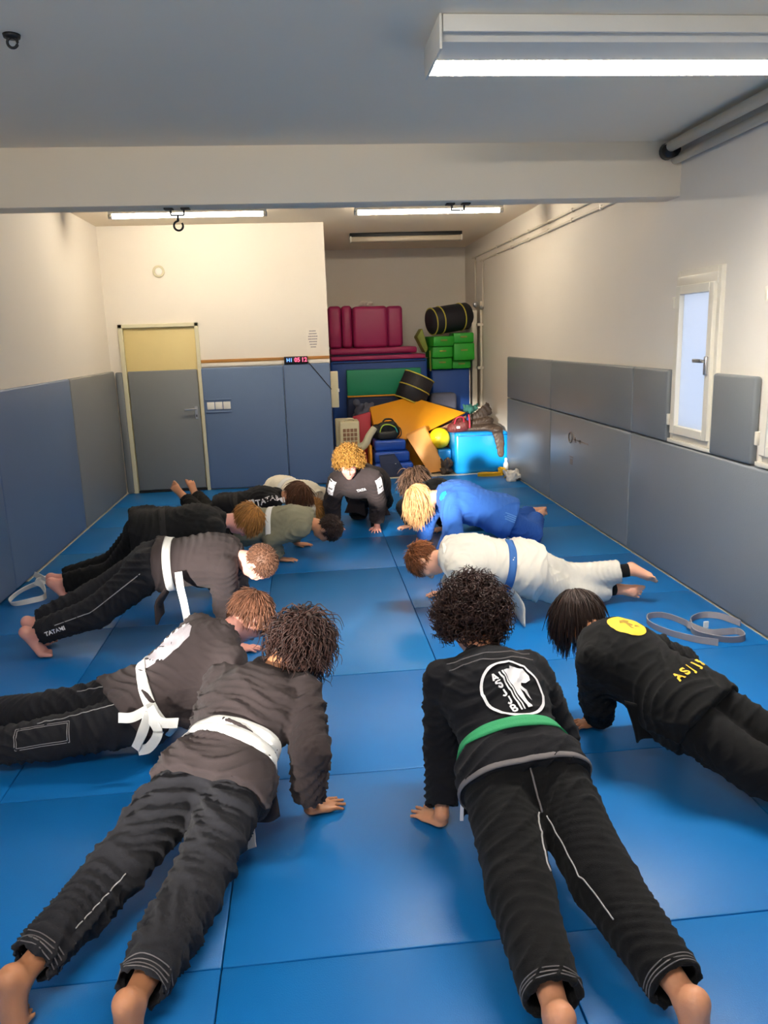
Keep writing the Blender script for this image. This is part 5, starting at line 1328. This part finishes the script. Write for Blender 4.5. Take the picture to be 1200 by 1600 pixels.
POSE = {
 'p1': {'head': [-0.09, 3.066, 0.58], 'neck': [-0.228, 2.994, 0.462], 'pelvis': [-0.391, 2.572, 0.28], 'Ls': [-0.401, 3.017, 0.45], 'Le': [-0.46, 2.784, 0.304], 'Lw': [-0.454, 2.826, 0.06], 'Rs': [-0.081, 2.908, 0.429], 'Re': [-0.054, 2.661, 0.308], 'Rw': [-0.073, 2.717, 0.064], 'Lh': [-0.475, 2.597, 0.286], 'Lk': [-0.676, 2.244, 0.191], 'La': [-0.868, 1.892, 0.131], 'Lt': [-0.984, 1.873, 0.03], 'Rh': [-0.31, 2.54, 0.268], 'Rk': [-0.429, 2.154, 0.153], 'Ra': [-0.54, 1.765, 0.13], 'Rt': [-0.624, 1.68, 0.03]},
 'p2': {'head': [0.616, 2.896, 0.69], 'neck': [0.631, 2.76, 0.557], 'pelvis': [0.661, 2.338, 0.344], 'Ls': [0.467, 2.716, 0.525], 'Le': [0.455, 2.71, 0.251], 'Lw': [0.422, 2.563, 0.06], 'Rs': [0.799, 2.726, 0.532], 'Re': [0.902, 2.658, 0.288], 'Rw': [0.896, 2.733, 0.059], 'Lh': [0.575, 2.34, 0.338], 'Lk': [0.554, 1.961, 0.196], 'La': [0.545, 1.574, 0.134], 'Lt': [0.533, 1.468, 0.03], 'Rh': [0.747, 2.337, 0.346], 'Rk': [0.813, 1.961, 0.195], 'Ra': [0.889, 1.577, 0.131], 'Rt': [0.945, 1.484, 0.029]},
 'p3': {'head': [1.204, 3.299, 0.515], 'neck': [1.251, 3.136, 0.456], 'pelvis': [1.485, 2.816, 0.295], 'Ls': [1.17, 2.989, 0.437], 'Le': [1.219, 3.083, 0.207], 'Lw': [1.286, 3.213, 0.039], 'Rs': [1.407, 3.195, 0.43], 'Re': [1.644, 3.175, 0.307], 'Rw': [1.645, 3.185, 0.069], 'Lh': [1.406, 2.787, 0.291], 'Lk': [1.623, 2.506, 0.166], 'La': [1.877, 2.237, 0.099], 'Lt': [1.856, 2.362, 0.03], 'Rh': [1.528, 2.886, 0.311], 'Rk': [1.775, 2.64, 0.197], 'Ra': [2.025, 2.377, 0.099], 'Rt': [2.037, 2.504, 0.03]},
 'p4': {'head': [-0.339, 3.659, 0.498], 'neck': [-0.46, 3.52, 0.448], 'pelvis': [-0.824, 3.342, 0.21], 'Ls': [-0.579, 3.645, 0.449], 'Le': [-0.793, 3.623, 0.276], 'Lw': [-0.769, 3.733, 0.06], 'Rs': [-0.414, 3.362, 0.397], 'Re': [-0.587, 3.301, 0.192], 'Rw': [-0.489, 3.48, 0.06], 'Lh': [-0.86, 3.418, 0.223], 'Lk': [-1.243, 3.522, 0.145], 'La': [-1.635, 3.596, 0.119], 'Lt': [-1.743, 3.656, 0.03], 'Rh': [-0.783, 3.267, 0.2], 'Rk': [-1.186, 3.247, 0.142], 'Ra': [-1.584, 3.228, 0.12], 'Rt': [-1.688, 3.293, 0.03]},
 'p5': {'head': [-0.339, 4.556, 0.516], 'neck': [-0.499, 4.669, 0.527], 'pelvis': [-0.983, 4.655, 0.508], 'Ls': [-0.539, 4.84, 0.541], 'Le': [-0.519, 4.982, 0.295], 'Lw': [-0.505, 5.071, 0.061], 'Rs': [-0.543, 4.499, 0.498], 'Re': [-0.559, 4.608, 0.237], 'Rw': [-0.506, 4.439, 0.059], 'Lh': [-0.989, 4.742, 0.507], 'Lk': [-1.364, 4.734, 0.305], 'La': [-1.747, 4.739, 0.153], 'Lt': [-1.78, 4.815, 0.02], 'Rh': [-0.974, 4.566, 0.503], 'Rk': [-1.316, 4.56, 0.264], 'Ra': [-1.702, 4.574, 0.144], 'Rt': [-1.652, 4.491, 0.019]},
 'p6': {'head': [-0.509, 5.804, 0.498], 'neck': [-0.705, 5.771, 0.495], 'pelvis': [-1.21, 5.702, 0.489], 'Ls': [-0.755, 5.939, 0.5], 'Le': [-0.736, 6.123, 0.283], 'Lw': [-0.721, 6.239, 0.061], 'Rs': [-0.717, 5.597, 0.484], 'Re': [-0.82, 5.45, 0.264], 'Rw': [-0.71, 5.546, 0.06], 'Lh': [-1.228, 5.788, 0.494], 'Lk': [-1.52, 5.863, 0.197], 'La': [-1.921, 5.788, 0.122], 'Lt': [-1.895, 5.671, 0.02], 'Rh': [-1.207, 5.613, 0.484], 'Rk': [-1.477, 5.7, 0.174], 'Ra': [-1.882, 5.665, 0.12], 'Rt': [-1.905, 5.547, 0.018]},
 'p7': {'head': [0.118, 6.215, 0.297], 'neck': [-0.04, 6.304, 0.343], 'pelvis': [-0.507, 6.377, 0.313], 'Ls': [-0.052, 6.47, 0.355], 'Le': [-0.166, 6.696, 0.262], 'Lw': [-0.16, 6.804, 0.051], 'Rs': [-0.1, 6.148, 0.33], 'Re': [-0.347, 6.199, 0.239], 'Rw': [-0.294, 6.331, 0.049], 'Lh': [-0.502, 6.461, 0.32], 'Lk': [-0.868, 6.594, 0.219], 'La': [-1.228, 6.721, 0.122], 'Lt': [-1.327, 6.767, 0.02], 'Rh': [-0.526, 6.296, 0.304], 'Rk': [-0.907, 6.391, 0.214], 'Ra': [-1.279, 6.48, 0.122], 'Rt': [-1.387, 6.465, 0.02]},
 'p8': {'head': [-0.137, 7.264, 0.383], 'neck': [-0.325, 7.264, 0.361], 'pelvis': [-0.791, 7.278, 0.277], 'Ls': [-0.346, 7.427, 0.359], 'Le': [-0.41, 7.6, 0.22], 'Lw': [-0.36, 7.56, 0.05], 'Rs': [-0.363, 7.104, 0.355], 'Re': [-0.533, 7.269, 0.232], 'Rw': [-0.414, 7.358, 0.05], 'Lh': [-0.794, 7.361, 0.278], 'Lk': [-0.999, 7.678, 0.158], 'La': [-1.182, 7.985, 0.305], 'Lt': [-1.231, 8.048, 0.428], 'Rh': [-0.799, 7.195, 0.275], 'Rk': [-1.04, 7.489, 0.16], 'Ra': [-1.264, 7.754, 0.33], 'Rt': [-1.359, 7.777, 0.442]},
 'p9': {'head': [0.02, 7.47, 0.203], 'neck': [0.037, 7.633, 0.287], 'pelvis': [-0.293, 7.929, 0.31], 'Ls': [0.114, 7.769, 0.272], 'Le': [0.05, 7.66, 0.17], 'Lw': [0.07, 7.7, 0.05], 'Rs': [-0.083, 7.534, 0.296], 'Re': [-0.036, 7.291, 0.233], 'Rw': [-0.012, 7.419, 0.05], 'Lh': [-0.242, 7.99, 0.303], 'Lk': [-0.433, 8.305, 0.209], 'La': [-0.617, 8.614, 0.12], 'Lt': [-0.66, 8.706, 0.021], 'Rh': [-0.346, 7.871, 0.314], 'Rk': [-0.54, 8.181, 0.213], 'Ra': [-0.73, 8.485, 0.12], 'Rt': [-0.782, 8.572, 0.02]},
 'p10': {'head': [0.356, 6.975, 0.695], 'neck': [0.405, 7.081, 0.54], 'pelvis': [0.553, 7.528, 0.412], 'Ls': [0.577, 7.058, 0.533], 'Le': [0.625, 7.199, 0.296], 'Lw': [0.618, 7.274, 0.06], 'Rs': [0.254, 7.163, 0.518], 'Re': [0.197, 7.309, 0.283], 'Rw': [0.204, 7.421, 0.062], 'Lh': [0.637, 7.503, 0.412], 'Lk': [0.74, 7.828, 0.169], 'La': [0.762, 8.2, 0.339], 'Lt': [0.753, 8.347, 0.391], 'Rh': [0.471, 7.555, 0.403], 'Rk': [0.477, 7.812, 0.072], 'Ra': [0.521, 8.217, 0.06], 'Rt': [0.535, 8.368, 0.021]},
 'p11': {'head': [0.983, 7.083, 0.479], 'neck': [1.065, 6.919, 0.425], 'pelvis': [1.493, 6.993, 0.236], 'Ls': [1.122, 6.76, 0.407], 'Le': [1.218, 6.973, 0.261], 'Lw': [1.23, 7.092, 0.051], 'Rs': [1.068, 7.089, 0.416], 'Re': [0.869, 7.14, 0.235], 'Rw': [0.948, 7.276, 0.05], 'Lh': [1.508, 6.909, 0.235], 'Lk': [1.705, 7.254, 0.137], 'La': [1.903, 7.601, 0.13], 'Lt': [1.984, 7.672, 0.022], 'Rh': [1.48, 7.078, 0.237], 'Rk': [1.715, 7.398, 0.137], 'Ra': [1.95, 7.72, 0.129], 'Rt': [2.011, 7.81, 0.022]},
 'p12': {'head': [0.913, 6.276, 0.498], 'neck': [1.104, 6.254, 0.519], 'pelvis': [1.549, 6.177, 0.342], 'Ls': [1.117, 6.085, 0.495], 'Le': [1.111, 5.941, 0.26], 'Lw': [1.037, 6.037, 0.05], 'Rs': [1.152, 6.416, 0.502], 'Re': [1.004, 6.514, 0.288], 'Rw': [0.969, 6.579, 0.054], 'Lh': [1.532, 6.094, 0.325], 'Lk': [1.849, 6.274, 0.14], 'La': [2.003, 6.638, 0.192], 'Lt': [2.106, 6.75, 0.203], 'Rh': [1.574, 6.257, 0.355], 'Rk': [1.751, 6.57, 0.16], 'Ra': [2.03, 6.853, 0.189], 'Rt': [2.171, 6.91, 0.181]},
 'p13': {'head': [0.723, 4.848, 0.379], 'neck': [0.861, 4.724, 0.43], 'pelvis': [1.33, 4.707, 0.33], 'Ls': [0.894, 4.556, 0.397], 'Le': [1.071, 4.674, 0.218], 'Lw': [1.002, 4.836, 0.049], 'Rs': [0.91, 4.889, 0.44], 'Re': [0.988, 5.075, 0.248], 'Rw': [0.933, 5.209, 0.05], 'Lh': [1.32, 4.624, 0.31], 'Lk': [1.637, 4.801, 0.114], 'La': [2.032, 4.878, 0.085], 'Lt': [2.175, 4.818, 0.074], 'Rh': [1.341, 4.791, 0.347], 'Rk': [1.709, 4.88, 0.18], 'Ra': [2.105, 4.812, 0.237], 'Rt': [2.239, 4.746, 0.186]},
}
def who(key, **k):
    d = dict(J=POSE[key], hair=HAIR[key], seed=int(key[1:]) * 13); d.update(k); return person(d)
near = dict(vox=0.009, bvox=0.0068, hvox=0.007); far = dict(vox=0.0125, bvox=0.009, hvox=0.009)

who('p1', S=0.93, label='person in faded black gi with wide white belt and dark wavy hair, nearest left', skin=SK_D, jm=G_BROWNISH, tm=G_TROU, bm=B_WHITE, handR=(1, 0.45), belt_w=0.05, belt_rings=[(0.0, 0.05), (0.030, -0.10)], tfold=0.021, jfold=0.018, tfreq=7, ball=0.03,
    skirt=0.03, sheets=(((-0.27, 2.60, 0.31), (-0.195, 2.58, 0.32), (-0.30, 2.55, 0.09), (-0.175, 2.55, 0.12)),), tails=(), free_tails=([(-0.30, 2.62, 0.2), (-0.295, 2.60, 0.1), (-0.29, 2.56, 0.045), (-0.285, 2.53, 0.015)],), seams=(('cuff', 'L', (0.012, 0.024, 0.036, 0.05)), ('cuff', 'R', (0.012, 0.024, 0.036, 0.05)), ('leg', 'L', (0.8, 0.3, 0.4), 0.55, 0.9)), **near)
who('p2', S=0.95, tt=1.3, jt=1.16, ball=0.03, tfold=0.007, label='person in black gi with a round white emblem on the back and green belt', skin=SK_B, jm=G_BLACK, tm=G_DEEP, bm=B_GREEN, handL=(-0.55, 0.8), belt_at=-0.008, prints=pr_p2, face=(-0.25, 0.5, -0.6),
    skirt=0.012, sheets=(((0.50, 2.47, 0.32), (0.57, 2.45, 0.30), (0.475, 2.44, 0.12), (0.54, 2.44, 0.15)),), ribbons=(([(0.497, 2.462, 0.31), (0.478, 2.44, 0.20), (0.472, 2.432, 0.118)], (1, 0, 0.2), 0.012, P_WHITE, 'flap_edge'),), tails=(), seams=(('cuff', 'L', (0.012, 0.022, 0.032)), ('cuff', 'R', (0.012, 0.022, 0.032)), ('back',), ('yoke', (0.06, 0.10)), ('hemband', 0.014, 0.011), ('leg', 'L', (1, 0.0, 0.75), 0.24, 0.48, 0.003), ('leg', 'R', (-1, 0.0, 0.65), 0.24, 0.7, 0.0025)), **near)
who('p3', S=0.88, tt=1.3, jt=1.28, label='person in black gi with a round yellow emblem, legs leaving the frame at right', skin=SK_D, jm=G_DEEP, tm=G_DEEP, bm=None, handL=(-1, 0.12), tfold=0.008, prints=pr_p3, sheets=(((1.22, 2.80, 0.34), (1.36, 2.78, 0.30), (1.27, 2.78, 0.16), (1.37, 2.77, 0.20)),), seams=(), **near)
who('p4', S=0.95, label='person in black gi with silver sleeve patch and knotted white belt, at the left edge', skin=SK_C, jm=G_BROWNISH, tm=G_TROU, bm=B_WHITE, prints=pr_p4, belt_rings=[(-0.01, 0.32)], skirt=0.02, tails=(), tail_dir=(0.1, 0.2, 1), free_tails=([(-0.74, 3.13, 0.30), (-0.80, 3.10, 0.285), (-0.855, 3.10, 0.288)], [(-0.735, 3.13, 0.29), (-0.765, 3.10, 0.21), (-0.80, 3.10, 0.14)], [(-0.74, 3.13, 0.28), (-0.70, 3.10, 0.21), (-0.74, 3.095, 0.145), (-0.79, 3.10, 0.13)], [(-0.73, 3.13, 0.31), (-0.69, 3.11, 0.25), (-0.62, 3.13, 0.228)]),
    seams=(('leg', 'R', (0, -0.3, 1), 0.05, 0.55), ('leg', 'L', (0, -0.5, 1), 0.0, 0.3)), **near)
who('p5', S=0.98, skirt=-0.085, label='person in black gi and white belt with cropped hair, hips raised, on the left', skin=SK_C, jm=G_BROWNISH, tm=G_TROU, bm=B_WHITE, handR=(1, -0.05), handL=(1, 0.1), prints=pr_p5,
    flaps=((1, 0.2, 0.20, 0.1),), tails=(), tail_dir=(1, 0, 0.1), free_tails=([(-0.79, 4.43, 0.52), (-0.78, 4.39, 0.44), (-0.765, 4.38, 0.34), (-0.757, 4.40, 0.2)],), seams=(('leg', 'R', (0, -1, 0.35), 0.03, 0.93, 0.003),), vox=0.010, bvox=0.0065, hvox=0.006)
who('p6', S=0.98, label='person in black clothes with sandy hair, hips high, behind the cropped hair person', skin=SK_C, jm=G_COAL, tm=G_DEEP, bm=B_BLACK, tails=(), **far)
who('p7', S=0.93, label='person in olive grey gi and pale belt with short dark hair', skin=SK_B, jm=G_OLIVE, tm=G_COAL, bm=B_WHITE, belt_at=0.07, handR=(1, -0.05), handL=(1, 0.0), tails=(), **far)
who('p8', S=0.92, label='person in black gi with white sleeve lettering, bare feet raised before the door', skin=SK_B, jm=G_BLACK, tm=G_DEEP, bm=B_BLACK, prints=pr_p8, feet='air', tails=(), **far)
who('p9', S=0.88, label='person in cream gi with braided hair, mostly hidden beside the curly blond person', skin=SK_A, jm=G_CREAM, tm=G_CREAM, bm=B_WHITE, tails=(), **far)
who('p10', S=0.97, jt=1.3, label='person with curly blond hair facing the viewer, black gi with white shoulder patches', skin=SK_C, jm=G_BROWNISH, tm=G_DEEP, bm=B_BLACK, handL=(-0.15, -1), handR=(0.45, -0.9), prints=pr_p10, eyes=True,
    face=(-0.12, -1, -0.30), up=(-0.05, -0.45, 0.9), feet='air', flaps=((-1, 0.12, 0.22, 0.2), (1, 0.12, 0.18, 0.2)), tails=((-1, 0.3, 0.1),), vox=0.010, bvox=0.006, hvox=0.007)
who('p11', S=0.95, label='person with streaked brown hair in dark clothes, behind the person in blue', skin=SK_A, jm=G_COAL, tm=G_DEEP, bm=B_BLACK, handR=(-0.9, -0.5), handL=(-0.8, -0.6), tails=(), **far)
who('p12', S=0.95, jt=1.3, label='person in royal blue gi with long blond hair hanging down', skin=SK_A, jm=G_BLUE, tm=G_BLUE_T, bm=None, handR=(-1, -0.15), handL=(-1, -0.1), feet='air', prints=pr_p12, **far)
who('p13', S=0.96, jt=1.22, tt=1.3, leggings='LR', cuff=0.075, tfold=0.006, label='person in white gi with a blue belt and red brown hair', skin=SK_A, jm=G_WHITE, tm=G_WHITE, bm=B_BLUE, handR=(-1, 0.05), handL=(-1, 0), feet='air', prints=pr_p13, flaps=((-1, 0.2, 0.24, 0.0),), tails=((-1, 0.2, 0.02),), vox=0.010, bvox=0.007, hvox=0.007)
